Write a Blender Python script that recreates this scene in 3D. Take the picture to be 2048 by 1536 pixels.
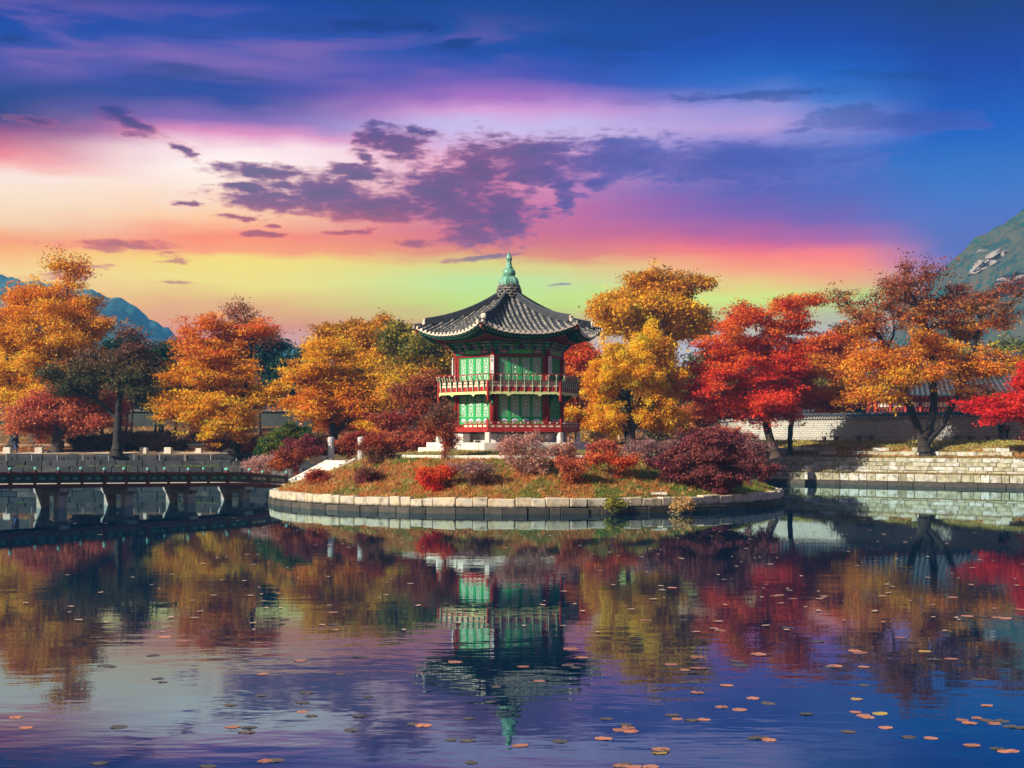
import bpy, math, random
import numpy as np
from mathutils import Vector, Matrix, noise as mnoise

HAZE_D = 0.00030
EXPO = 0.72
SKY_S = 1.6      # sky colours are stored divided by this
R = math.radians
scene = bpy.context.scene
for o in list(bpy.data.objects):
    bpy.data.objects.remove(o)
C = scene.collection

# ------------------------------------------------------------------ camera
F = 2800.0          # focal length in pixels of the 2048 px wide photograph
HZ = 878.0          # row of the horizon in the photograph
CAMZ = 3.95
cd = bpy.data.cameras.new('camera')
cam = bpy.data.objects.new('camera', cd)
C.objects.link(cam)
cam.location = (0, 0, CAMZ)
cam.rotation_euler = (R(90), 0, 0)
cd.sensor_width = 36
cd.lens = 36 * F / 2048
cd.shift_y = (HZ - 768) / 2048
cd.clip_start = 0.3
cd.clip_end = 6000
scene.camera = cam


def at(px, py, Y):
    """the point at distance Y that the photograph shows at pixel (px, py)"""
    return Vector(((px - 1024) / F * Y, Y, CAMZ - (py - HZ) / F * Y))


def onwater(px, py, z=0.0):
    Y = F * (CAMZ - z) / (py - HZ)
    return Vector(((px - 1024) / F * Y, Y, z))


def lin(c):
    out = []
    for v in c:
        v = v / 255.0
        out.append(v / 12.92 if v <= 0.04045 else ((v + 0.055) / 1.055) ** 2.4)
    return tuple(out)


def lin4(c):
    return lin(c) + (1.0,)


# ------------------------------------------------------------------ node helper
class NT:
    def __init__(self, tree):
        self.t = tree
        tree.nodes.clear()

    def n(self, kind, **kw):
        x = self.t.nodes.new(kind)
        for k, v in kw.items():
            setattr(x, k, v)
        return x

    def put(self, sock, v):
        if isinstance(v, bpy.types.NodeSocket):
            self.t.links.new(v, sock)
        elif v is not None:
            sock.default_value = v

    def m(self, op, a, b=None, c=None, clamp=False):
        x = self.n('ShaderNodeMath', operation=op, use_clamp=clamp)
        self.put(x.inputs[0], a)
        self.put(x.inputs[1], b)
        if c is not None:
            self.put(x.inputs[2], c)
        return x.outputs[0]

    def mr(self, v, a, b, c=0.0, d=1.0, kind='SMOOTHSTEP'):
        x = self.n('ShaderNodeMapRange', interpolation_type=kind)
        for i, s in enumerate((v, a, b, c, d)):
            self.put(x.inputs[i], s)
        return x.outputs[0]

    def mix(self, f, a, b, blend='MIX'):
        x = self.n('ShaderNodeMix', data_type='RGBA', blend_type=blend)
        self.put(x.inputs[0], f)
        self.put(x.inputs[6], a)
        self.put(x.inputs[7], b)
        return x.outputs[2]

    def ramp(self, f, stops, interp='LINEAR'):
        x = self.n('ShaderNodeValToRGB')
        cr = x.color_ramp
        cr.interpolation = interp
        while len(cr.elements) < len(stops):
            cr.elements.new(0.5)
        for e, (p, c) in zip(cr.elements, stops):
            e.position = p
        for e, (p, c) in zip(cr.elements, stops):
            e.position = p
            e.color = c if len(c) == 4 else tuple(c) + (1.0,)
        self.put(x.inputs[0], f)
        return x.outputs[0]

    def noise(self, vec, scale, detail=4.0, rough=0.55, distort=0.0, col=False):
        x = self.n('ShaderNodeTexNoise')
        if vec is not None:
            self.put(x.inputs['Vector'], vec)
        x.inputs['Scale'].default_value = scale
        x.inputs['Detail'].default_value = detail
        x.inputs['Roughness'].default_value = rough
        x.inputs['Distortion'].default_value = distort
        return x.outputs['Color' if col else 'Fac']


# ------------------------------------------------------------------ sky
HAZE_TOP = 190.0


def through_haze(c, py):
    """sky radiance that shows as colour c (0-255) after the haze in front of it"""
    e_ = max(0.004, (HZ - py) / 2850)
    L_ = min(1600.0, (HAZE_TOP - CAMZ) / e_) * math.sqrt(1 + e_ * e_)
    T_ = math.exp(-HAZE_D * L_)
    sc_ = (0.057, 0.235, 0.455)
    return tuple(max(0.0, (v / 2 ** EXPO - k * (1 - T_)) / T_) / SKY_S for v, k in zip(lin(c), sc_)) + (1.0,)


SUN_EL, SUN_AZ = 28.0, -123.0      # azimuth measured from +Y (view direction) towards +X
sdir = Vector((math.sin(R(SUN_AZ)) * math.cos(R(SUN_EL)), math.cos(R(SUN_AZ)) * math.cos(R(SUN_EL)), math.sin(R(SUN_EL))))
world = bpy.data.worlds.new('World')
scene.world = world
world.use_nodes = True
w = NT(world.node_tree)
tc = w.n('ShaderNodeTexCoord')
sep = w.n('ShaderNodeSeparateXYZ')
w.put(sep.inputs[0], tc.outputs['Generated'])
X_, Y_, Z_ = sep.outputs
az = w.m('ARCTAN2', X_, Y_)
hyp = w.m('SQRT', w.m('ADD', w.m('MULTIPLY', X_, X_), w.m('MULTIPLY', Y_, Y_)))
el = w.m('DIVIDE', Z_, w.m('MAXIMUM', hyp, 0.02))


def sa(px):
    return math.atan((px - 1024) / F)


def se(py, px=1024):
    return (HZ - py) / math.hypot(F, px - 1024)


comb = w.n('ShaderNodeCombineXYZ')
w.put(comb.inputs[0], az)
w.put(comb.inputs[1], w.m('MULTIPLY', el, 3.2))
warp = w.noise(comb.outputs[0], 7.0, 3.0, 0.5)
warp2 = w.noise(comb.outputs[0], 24.0, 4.0, 0.55)
elw = w.m('ADD', el, w.m('ADD', w.m('MULTIPLY', w.m('SUBTRACT', warp, 0.5), 0.020), w.m('MULTIPLY', w.m('SUBTRACT', warp2, 0.5), 0.011)))
EMAX = 0.32
elf = w.m('DIVIDE', elw, EMAX, clamp=True)
cols = {
    0: [(878, 205, 170, 180), (700, 214, 166, 166), (655, 226, 168, 146), (600, 240, 196, 150), (540, 248, 215, 160), (512, 250, 192, 140), (482, 248, 166, 136), (450, 245, 210, 180), (400, 250, 228, 208), (350, 252, 232, 225), (334, 250, 190, 190), (310, 234, 140, 160), (262, 150, 95, 150), (228, 58, 74, 146), (190, 42, 74, 152), (130, 84, 92, 176), (60, 40, 85, 175), (0, 14, 78, 168)],
    450: [(878, 190, 180, 200), (700, 205, 166, 185), (655, 216, 152, 150), (610, 226, 182, 140), (560, 238, 226, 150), (515, 245, 224, 140), (500, 250, 170, 122), (470, 250, 150, 126), (430, 252, 206, 172), (380, 252, 226, 212), (335, 255, 250, 248), (302, 254, 232, 240), (272, 224, 150, 200), (242, 140, 114, 190), (200, 56, 88, 168), (168, 54, 86, 172), (128, 122, 106, 185), (75, 56, 90, 180), (0, 14, 78, 168)],
    1000: [(878, 190, 190, 205), (700, 200, 182, 190), (652, 205, 176, 142), (612, 192, 226, 112), (562, 192, 230, 170), (532, 216, 216, 150), (508, 222, 150, 140), (490, 212, 130, 150), (465, 206, 118, 158), (420, 204, 120, 172), (320, 228, 170, 212), (280, 206, 190, 236), (250, 200, 190, 240), (225, 214, 160, 220), (200, 168, 120, 200), (160, 70, 90, 186), (110, 42, 88, 180), (50, 28, 84, 164), (0, 18, 78, 158)],
    1500: [(878, 180, 195, 220), (700, 182, 190, 214), (640, 200, 192, 152), (592, 206, 234, 122), (560, 236, 200, 122), (534, 246, 166, 140), (506, 244, 132, 144), (480, 212, 112, 160), (462, 176, 108, 172), (430, 130, 106, 186), (380, 94, 106, 190), (300, 82, 112, 196), (284, 140, 140, 214), (258, 184, 160, 220), (212, 150, 150, 220), (188, 98, 130, 210), (148, 44, 108, 200), (90, 10, 84, 180), (0, 3, 64, 150)],
    1660: [(878, 178, 195, 222), (700, 178, 188, 216), (640, 180, 186, 180), (592, 190, 214, 130), (562, 236, 176, 132), (530, 252, 150, 140), (500, 246, 136, 150), (474, 190, 112, 172), (440, 122, 108, 188), (380, 88, 112, 194), (300, 74, 116, 200), (270, 130, 140, 214), (235, 120, 140, 214), (200, 70, 124, 208), (148, 30, 104, 198), (90, 6, 82, 178), (0, 2, 62, 148)],
    2000: [(878, 176, 195, 225), (700, 165, 178, 215), (620, 150, 152, 200), (560, 130, 130, 192), (500, 96, 120, 195), (400, 75, 125, 205), (330, 58, 120, 202), (250, 34, 104, 200), (120, 10, 80, 175), (0, 2, 55, 140)],
}
rs = {}
for px, st in cols.items():
    stops = [(se(py, px) / EMAX, through_haze((r, g, b), py)) for py, r, g, b in st]
    stops.append((1.0, through_haze((3, 50, 130), -30)))
    rs[px] = w.ramp(elf, stops)
azw = w.m('ADD', az, w.m('MULTIPLY', w.m('SUBTRACT', w.noise(comb.outputs[0], 5.0, 3.0), 0.5), 0.10))
base = w.mix(w.mr(azw, R(-170), R(-70)), rs[1000], rs[0])          # the sunset band goes on round the left and behind
base = w.mix(w.mr(azw, sa(0), sa(450)), base, rs[450])
base = w.mix(w.mr(azw, sa(450), sa(1000)), base, rs[1000])
base = w.mix(w.mr(azw, sa(1000), sa(1500)), base, rs[1500])
base = w.mix(w.mr(azw, sa(1500), sa(1660)), base, rs[1660])
base = w.mix(w.mr(azw, sa(1660), sa(1930)), base, rs[2000])
base = w.mix(w.mr(azw, R(70), R(165)), base, rs[1000])
# soft wisps high up
wis = w.n('ShaderNodeMapping')
wis.inputs['Scale'].default_value = (5, 9, 1)
wis.inputs['Rotation'].default_value = (0, 0, 0.25)
w.put(wis.inputs['Vector'], comb.outputs[0])
wn = w.noise(wis.outputs[0], 1.6, 5.0, 0.55, 0.4)
wmask = w.m('MULTIPLY', w.mr(wn, 0.46, 0.68), w.m('MULTIPLY', w.m('MULTIPLY', w.mr(el, se(215), se(150)), w.mr(el, se(10), se(80))), w.mr(az, sa(1300), sa(700), 0, 0.55)))
base = w.mix(wmask, base, through_haze((142, 112, 186), 120))
wmask2 = w.m('MULTIPLY', w.mr(wn, 0.47, 0.30), w.m('MULTIPLY', w.mr(el, se(230), se(150)), 0.7))
base = w.mix(wmask2, base, through_haze((12, 62, 146), 80))

# cumulus: ellipses in direction space broken up by noise
cl = [(745, 272, 34, 20, 0), (800, 290, 58, 32, 0), (838, 262, 22, 12, 0.3), (730, 315, 26, 16, 0.1),
      (520, 340, 105, 13, 0.03), (500, 376, 55, 7, 0), (545, 398, 95, 20, 0.03), (650, 385, 130, 30, 0.1), (740, 412, 180, 26, 0.02),
      (720, 345, 60, 14, 0.15), (880, 380, 120, 46, 0), (960, 330, 70, 46, 0), (920, 425, 90, 24, 0), (1000, 432, 88, 50, -0.1), (950, 465, 70, 24, 0),
      (1060, 310, 120, 26, 0), (1060, 345, 110, 22, 0.1), (1240, 318, 190, 40, 0), (1450, 325, 240, 34, 0), (1230, 285, 50, 14, 0), (1130, 375, 40, 16, 0.5), (1200, 365, 32, 13, 0), (1130, 400, 20, 18, 0),
      (255, 242, 62, 15, 0.32), (365, 300, 26, 9, 0.4), (70, 243, 46, 5, 0.1), (240, 492, 105, 10, 0), (330, 508, 30, 4, 0), (350, 563, 28, 4, 0), (350, 520, 28, 4, 0),
      (140, 548, 42, 7, 0), (180, 532, 30, 6, 0), (828, 486, 36, 9, 0), (960, 518, 60, 5, -0.12), (530, 468, 52, 4, 0), (540, 452, 18, 5, 0), (480, 434, 38, 5, 0), (370, 403, 26, 4, 0), (1125, 570, 22, 3, 0),
      (700, 463, 60, 4, -0.1), (915, 88, 40, 11, -0.15), (730, 52, 80, 11, 0.05), (830, 52, 50, 8, 0),
      (1690, 236, 80, 20, 0), (1780, 244, 130, 14, 0), (1600, 262, 34, 7, -0.1), (1530, 190, 150, 8, 0), (1850, 250, 90, 12, 0)]
det = w.n('ShaderNodeMapping')
det.inputs['Scale'].default_value = (1, 0.75, 1)
w.put(det.inputs['Vector'], comb.outputs[0])
bil_a = w.noise(det.outputs[0], 30.0, 3.0, 0.5, 0.2)
bil_b = w.noise(det.outputs[0], 95.0, 6.0, 0.62, 0.3)
stk = w.n('ShaderNodeMapping')
stk.inputs['Scale'].default_value = (1, 2.4, 1)
stk.inputs['Rotation'].default_value = (0, 0, -0.08)
w.put(stk.inputs['Vector'], comb.outputs[0])
bil_c = w.noise(stk.outputs[0], 26.0, 6.0, 0.6, 0.5)
bil = w.m('ADD', w.m('MULTIPLY', bil_a, 0.30), w.m('ADD', w.m('MULTIPLY', bil_b, 0.42), w.m('MULTIPLY', bil_c, 0.28)))
dvec = w.n('ShaderNodeCombineXYZ')
wv = w.noise(comb.outputs[0], 34.0, 5.0, 0.65, 0.0, True)
wsep = w.n('ShaderNodeSeparateXYZ')
w.put(wsep.inputs[0], wv)
w.put(dvec.inputs[0], w.m('ADD', az, w.m('MULTIPLY', w.m('SUBTRACT', wsep.outputs[0], 0.5), 0.040)))
w.put(dvec.inputs[1], w.m('ADD', el, w.m('MULTIPLY', w.m('SUBTRACT', wsep.outputs[1], 0.5), 0.013)))
dmin = None
for (px, py, rx, ry, rot) in cl:
    mp = w.n('ShaderNodeMapping', vector_type='TEXTURE')
    mp.inputs['Location'].default_value = (sa(px), se(py, px), 0)
    mp.inputs['Rotation'].default_value = (0, 0, -rot)
    mp.inputs['Scale'].default_value = (rx / F * 1.22, ry / F * 1.4, 1)
    w.put(mp.inputs['Vector'], dvec.outputs[0])
    ln = w.n('ShaderNodeVectorMath', operation='LENGTH')
    w.put(ln.inputs[0], mp.outputs[0])
    dmin = ln.outputs['Value'] if dmin is None else w.m('MINIMUM', dmin, ln.outputs['Value'])
fld = w.m('ADD', w.m('SUBTRACT', 1.0, dmin), w.m('MULTIPLY', w.m('SUBTRACT', bil, 0.47), 3.3))
cm = w.mr(fld, -0.12, 0.66)
ccol_l = w.ramp(w.mr(fld, 0.0, 1.1, kind='LINEAR'), [(0, through_haze((240, 140, 150), 400)), (0.28, through_haze((158, 104, 152), 400)), (0.6, through_haze((112, 90, 152), 400)), (1.0, through_haze((90, 78, 146), 400))])
ccol_r = w.ramp(w.mr(fld, 0.0, 1.1, kind='LINEAR'), [(0, through_haze((170, 140, 210), 310)), (0.3, through_haze((96, 104, 186), 310)), (1.0, through_haze((66, 92, 176), 310))])
ccol_t = w.ramp(w.mr(fld, 0.0, 1.1, kind='LINEAR'), [(0, through_haze((60, 80, 160), 120)), (0.4, through_haze((34, 74, 158), 120)), (1.0, through_haze((26, 64, 146), 120))])
ccol_w = w.ramp(w.mr(fld, 0.0, 1.1, kind='LINEAR'), [(0, through_haze((250, 140, 125), 480)), (0.35, through_haze((206, 112, 128), 480)), (1.0, through_haze((150, 92, 134), 480))])
ccol_l = w.mix(w.m('MULTIPLY', w.mr(el, se(390), se(480)), w.mr(az, sa(1000), sa(700))), ccol_l, ccol_w)
cc = w.mix(w.mr(az, sa(950), sa(1300)), ccol_l, ccol_r)
cc = w.mix(w.mr(el, se(300), se(215)), cc, ccol_t)
soft = w.m('MULTIPLY', w.mr(az, sa(1100), sa(1700), 0.92, 0.5), w.mr(el, se(560), se(430), 0.72, 1.0))
base = w.mix(w.m('MULTIPLY', cm, soft), base, cc)
# physical daylight sky takes over overhead
nish = w.n('ShaderNodeTexSky', sky_type='NISHITA')
nish.sun_disc = False
nish.sun_elevation = R(SUN_EL)
nish.sun_rotation = R(SUN_AZ)
bg1 = w.n('ShaderNodeBackground')
w.put(bg1.inputs[0], base)
bg1.inputs[1].default_value = SKY_S
bg2 = w.n('ShaderNodeBackground')
w.put(bg2.inputs[0], nish.outputs[0])
bg2.inputs[1].default_value = 0.10
ms = w.n('ShaderNodeMixShader')
w.put(ms.inputs[0], w.mr(el, 0.34, 0.75))
w.put(ms.inputs[1], bg1.outputs[0])
w.put(ms.inputs[2], bg2.outputs[0])
wo = w.n('ShaderNodeOutputWorld')
w.put(wo.inputs[0], ms.outputs[0])

# ------------------------------------------------------------------ sun, exposure, render settings
sl = bpy.data.lights.new('sun', 'SUN')
sl.energy = 5.0
sl.angle = R(0.5)
sl.color = (1.0, 0.90, 0.74)
sun = bpy.data.objects.new('sun', sl)
C.objects.link(sun)
sun.rotation_euler = (-sdir).to_track_quat('-Z', 'Y').to_euler()
sun.location = (-60, 20, 60)
vs = scene.view_settings
vs.view_transform = 'Standard'
vs.look = 'None'
vs.exposure = EXPO
vs.gamma = 1.0
vs.use_curve_mapping = False
scene.render.engine = 'CYCLES'
cy = scene.cycles
cy.use_denoising = True
cy.use_adaptive_sampling = True
cy.adaptive_threshold = 0.015
cy.max_bounces = 6
cy.diffuse_bounces = 2
cy.glossy_bounces = 3
cy.transmission_bounces = 3
cy.transparent_max_bounces = 4
cy.caustics_reflective = False
cy.caustics_refractive = False

# ------------------------------------------------------------------ materials
MATS = {}


def mat(name, colors, scale=3.0, rough=0.8, bump=0.0, bscale=None, rnd=0.0, spec=0.3, stretch=None, detail=5.0, stain=None, wet=None):
    """procedural material: noise between the given colours; rnd = share of the choice made per object"""
    m_ = bpy.data.materials.new(name)
    m_.use_nodes = True
    t = NT(m_.node_tree)
    out = t.n('ShaderNodeOutputMaterial')
    b = t.n('ShaderNodeBsdfPrincipled')
    t.put(out.inputs[0], b.outputs[0])
    co = t.n('ShaderNodeTexCoord').outputs['Object']
    if rnd:
        oi = t.n('ShaderNodeObjectInfo')
        ad = t.n('ShaderNodeVectorMath', operation='ADD')
        t.put(ad.inputs[0], co)
        cx = t.n('ShaderNodeCombineXYZ')
        t.put(cx.inputs[0], t.m('MULTIPLY', oi.outputs['Random'], 71.0))
        t.put(cx.inputs[2], t.m('MULTIPLY', oi.outputs['Random'], 37.0))
        t.put(ad.inputs[1], cx.outputs[0])
        co = ad.outputs[0]
    if stretch:
        mp = t.n('ShaderNodeMapping')
        mp.inputs['Scale'].default_value = stretch
        t.put(mp.inputs['Vector'], co)
        co = mp.outputs[0]
    nf = t.noise(co, scale, detail, 0.6)
    f = t.mr(nf, 0.3, 0.7, kind='LINEAR')
    if rnd:
        f = t.m('ADD', t.m('MULTIPLY', f, 1 - rnd), t.m('MULTIPLY', oi.outputs['Random'], rnd), clamp=True)
    k = len(colors)
    c = t.ramp(f, [(i / max(1, k - 1), tuple(cc)) for i, cc in enumerate(colors)])
    if stain:
        sc, lo, hi, scol, amt = stain
        sf = t.noise(co, sc, 6.0, 0.65)
        c = t.mix(t.m('MULTIPLY', t.mr(sf, lo, hi), amt), c, tuple(scol) + (1.0,))
    if wet:
        sz = t.n('ShaderNodeSeparateXYZ')
        t.put(sz.inputs[0], t.n('ShaderNodeTexCoord').outputs['Object'])
        zz_ = t.m('ADD', sz.outputs[2], t.m('MULTIPLY', t.m('SUBTRACT', t.noise(co, 5.0, 5.0, 0.65), 0.5), 0.34))
        c = t.mix(t.mr(zz_, wet[0], wet[1], 0.85, 0.0), c, (0.055, 0.042, 0.028, 1))
    t.put(b.inputs['Base Color'], c)
    b.inputs['Roughness'].default_value = rough
    b.inputs['Specular IOR Level'].default_value = spec
    if bump:
        bn = t.n('ShaderNodeBump')
        bn.inputs['Strength'].default_value = 1.0
        bn.inputs['Distance'].default_value = bump
        t.put(bn.inputs['Height'], t.noise(co, bscale or scale * 4, 5.0, 0.65))
        t.put(b.inputs['Normal'], bn.outputs[0])
    MATS[name] = m_
    return m_


def leaf_mat(name, trans=0.35, rough=0.55):
    m_ = bpy.data.materials.new(name)
    m_.use_nodes = True
    t = NT(m_.node_tree)
    out = t.n('ShaderNodeOutputMaterial')
    a = t.n('ShaderNodeAttribute', attribute_name='leaf_tint')
    d = t.n('ShaderNodeBsdfPrincipled')
    t.put(d.inputs['Base Color'], a.outputs['Color'])
    d.inputs['Roughness'].default_value = rough
    d.inputs['Specular IOR Level'].default_value = 0.25
    tr = t.n('ShaderNodeBsdfTranslucent')
    t.put(tr.inputs[0], a.outputs['Color'])
    mx = t.n('ShaderNodeMixShader')
    mx.inputs[0].default_value = trans
    t.put(mx.inputs[1], d.outputs[0])
    t.put(mx.inputs[2], tr.outputs[0])
    t.put(out.inputs[0], mx.outputs[0])
    MATS[name] = m_
    return m_


leaf_mat('leaf', 0.36)
leaf_mat('grass_blade', 0.25, 0.6)
mat('bark_dark', [(0.018, 0.014, 0.012), (0.05, 0.038, 0.032)], 6, 0.9, 0.03, 9, stretch=(1, 1, 0.3))
mat('bark_brown', [(0.04, 0.025, 0.018), (0.10, 0.068, 0.05)], 6, 0.9, 0.03, 9, stretch=(1, 1, 0.3))
mat('bark_grey', [(0.13, 0.11, 0.10), (0.26, 0.22, 0.20)], 6, 0.9, 0.02, 9, stretch=(1, 1, 0.3))
mat('twig', [(0.09, 0.06, 0.055), (0.20, 0.15, 0.14)], 4, 0.9)
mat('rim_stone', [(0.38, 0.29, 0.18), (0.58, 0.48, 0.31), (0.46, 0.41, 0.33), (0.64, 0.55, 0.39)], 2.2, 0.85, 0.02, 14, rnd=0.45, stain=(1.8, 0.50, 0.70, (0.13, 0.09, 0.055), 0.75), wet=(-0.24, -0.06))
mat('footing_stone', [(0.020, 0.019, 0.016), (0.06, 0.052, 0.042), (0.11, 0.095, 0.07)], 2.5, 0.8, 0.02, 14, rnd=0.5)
mat('bank_stone', [(0.50, 0.48, 0.42), (0.38, 0.37, 0.25), (0.56, 0.56, 0.53), (0.27, 0.24, 0.15), (0.44, 0.43, 0.30), (0.15, 0.11, 0.08)], 1.6, 0.85, 0.02, 12, rnd=0.62, stain=(1.7, 0.50, 0.68, (0.13, 0.12, 0.05), 0.85))
mat('left_stone', [(0.012, 0.015, 0.020), (0.055, 0.057, 0.062), (0.026, 0.027, 0.030), (0.15, 0.14, 0.12)], 1.6, 0.85, 0.03, 10, rnd=0.7, stain=(1.5, 0.55, 0.75, (0.07, 0.065, 0.06), 0.7))  # tree shade over the left bank is built into these dark colours
mat('granite', [(0.56, 0.50, 0.42), (0.72, 0.66, 0.56)], 3, 0.8, 0.006, 30, rnd=0.3, stain=(1.3, 0.58, 0.8, (0.34, 0.26, 0.19), 0.6))
mat('granite_grey', [(0.36, 0.35, 0.34), (0.55, 0.53, 0.50)], 3, 0.8, 0.006, 30, rnd=0.3)
mat('pier_stone', [(0.17, 0.20, 0.19), (0.34, 0.36, 0.34)], 2.5, 0.8, 0.01, 20, rnd=0.3, stain=(2, 0.5, 0.75, (0.08, 0.08, 0.07), 0.7))
mat('red_paint', [(0.24, 0.014, 0.010), (0.38, 0.022, 0.014)], 2.5, 0.5)
mat('dark_red_paint', [(0.055, 0.007, 0.009), (0.10, 0.012, 0.013)], 2.5, 0.5)
mat('column_red', [(0.17, 0.013, 0.010), (0.25, 0.018, 0.012)], 2.5, 0.5)
mat('green_paint', [(0.02, 0.30, 0.08), (0.04, 0.42, 0.13)], 2.0, 0.5)
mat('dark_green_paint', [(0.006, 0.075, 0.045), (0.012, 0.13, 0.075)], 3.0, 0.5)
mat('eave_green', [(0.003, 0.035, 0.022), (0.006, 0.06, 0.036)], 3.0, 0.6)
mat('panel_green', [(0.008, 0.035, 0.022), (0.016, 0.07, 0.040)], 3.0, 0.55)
mat('lime_paint', [(0.05, 0.42, 0.06), (0.08, 0.52, 0.09)], 2.0, 0.5)
mat('teal_paint', [(0.10, 0.38, 0.30), (0.20, 0.50, 0.42)], 3.0, 0.5)
mat('cream_paint', [(0.62, 0.54, 0.36), (0.78, 0.70, 0.50)], 3.0, 0.6)
mat('fringe_paint', [(0.52, 0.60, 0.22), (0.66, 0.68, 0.30)], 2.0, 0.6)
mat('white_paint', [(0.72, 0.70, 0.66), (0.85, 0.83, 0.80)], 3.0, 0.6)
mat('paper', [(0.80, 0.80, 0.76), (0.86, 0.86, 0.80)], 2.0, 0.9)
mat('blue_paint', [(0.03, 0.07, 0.30), (0.10, 0.20, 0.50)], 6.0, 0.5)
mat('violet_paint', [(0.03, 0.025, 0.09), (0.10, 0.05, 0.14)], 5.0, 0.55)
mat('pink_paint', [(0.45, 0.12, 0.16), (0.60, 0.25, 0.26)], 6.0, 0.5)
mat('ink', [(0.012, 0.012, 0.012), (0.02, 0.02, 0.02)], 5.0, 0.6)
mat('dark_wood', [(0.012, 0.010, 0.009), (0.03, 0.022, 0.018)], 4.0, 0.8)
mat('tile_grey', [(0.030, 0.033, 0.038), (0.085, 0.085, 0.085), (0.13, 0.12, 0.105)], 5.0, 0.7, 0.006, 25, rnd=0.2, stain=(6.0, 0.48, 0.62, (0.46, 0.40, 0.30), 0.8))
mat('tile_dark', [(0.020, 0.023, 0.030), (0.05, 0.055, 0.065)], 5.0, 0.65, 0.004, 25)
mat('tile_blue', [(0.035, 0.048, 0.056), (0.085, 0.10, 0.11)], 5.0, 0.65, rnd=0.2)
mat('tile_end', [(0.50, 0.42, 0.32), (0.72, 0.62, 0.50)], 9.0, 0.8)
mat('patina', [(0.05, 0.26, 0.16), (0.16, 0.42, 0.28), (0.34, 0.52, 0.42)], 3.5, 0.45, stretch=(2.5, 2.5, 0.5), spec=0.6, stain=(5, 0.46, 0.62, (0.012, 0.05, 0.035), 0.9))
mat('soil', [(0.13, 0.055, 0.028), (0.26, 0.12, 0.055), (0.20, 0.085, 0.04)], 1.2, 0.95, 0.03, 8)
mat('sand_path', [(0.46, 0.38, 0.28), (0.60, 0.51, 0.38)], 0.8, 0.95, 0.01, 8)
mat('crag', [(0.17, 0.145, 0.135), (0.33, 0.28, 0.255)], 0.25, 0.95, 0.4, 0.6)
mat('brick_wall', [(0.22, 0.23, 0.215), (0.36, 0.36, 0.32), (0.16, 0.175, 0.18)], 1.3, 0.9, 0.01, 14)
mat('mortar', [(0.58, 0.57, 0.50), (0.66, 0.64, 0.56)], 2, 0.9)
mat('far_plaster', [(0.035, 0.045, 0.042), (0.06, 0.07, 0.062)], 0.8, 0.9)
mat('bench_wood', [(0.10, 0.065, 0.05), (0.19, 0.13, 0.10)], 5, 0.8)
mat('lily_pad', [(0.46, 0.12, 0.05), (0.58, 0.24, 0.13), (0.26, 0.09, 0.05), (0.60, 0.30, 0.19)], 9, 0.45, 0.004, 30, rnd=0.6, spec=0.5)
mat('lily_dark', [(0.035, 0.035, 0.03), (0.10, 0.085, 0.06), (0.16, 0.09, 0.06)], 9, 0.4, 0.004, 30, rnd=0.5, spec=0.5)
mat('lily_yellow', [(0.42, 0.34, 0.05), (0.50, 0.24, 0.06)], 9, 0.45, rnd=0.4, spec=0.5)
mat('dead_leaf', [(0.50, 0.30, 0.20), (0.62, 0.45, 0.34), (0.40, 0.20, 0.12)], 5, 0.7, rnd=0.7)
mat('skin', [(0.42, 0.24, 0.17), (0.48, 0.29, 0.21)], 5, 0.6)
mat('hair', [(0.012, 0.010, 0.009), (0.02, 0.016, 0.014)], 5, 0.6)
for nm, c1 in (('cloth_navy', (0.02, 0.03, 0.07)), ('cloth_black', (0.014, 0.014, 0.017)), ('cloth_red', (0.42, 0.03, 0.06)), ('cloth_blue', (0.05, 0.16, 0.50)),
               ('cloth_white', (0.66, 0.66, 0.68)), ('cloth_yellow', (0.62, 0.50, 0.04)), ('cloth_jeans', (0.04, 0.07, 0.16)), ('cloth_tan', (0.50, 0.36, 0.22)), ('cloth_maroon', (0.16, 0.02, 0.03))):
    mat(nm, [c1, tuple(v * 1.3 for v in c1)], 8, 0.85)


# ------------------------------------------------------------------ object helpers
def tag(o, label=None, cat=None, group=None, kind=None):
    if label:
        o['label'] = label
    if cat:
        o['category'] = cat
    if group:
        o['group'] = group
    if kind:
        o['kind'] = kind
    return o


def thing(name, label, cat, loc=(0, 0, 0), rz=0.0, group=None):
    o = bpy.data.objects.new(name, None)
    o.empty_display_size = 0.3
    C.objects.link(o)
    o.location = loc
    o.rotation_euler = (0, 0, rz)
    return tag(o, label, cat, group)


def link(name, me, parent=None, loc=(0, 0, 0), rot=(0, 0, 0)):
    o = bpy.data.objects.new(name, me)
    C.objects.link(o)
    o.location = loc
    o.rotation_euler = rot
    if parent:
        o.parent = parent
    return o


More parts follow.
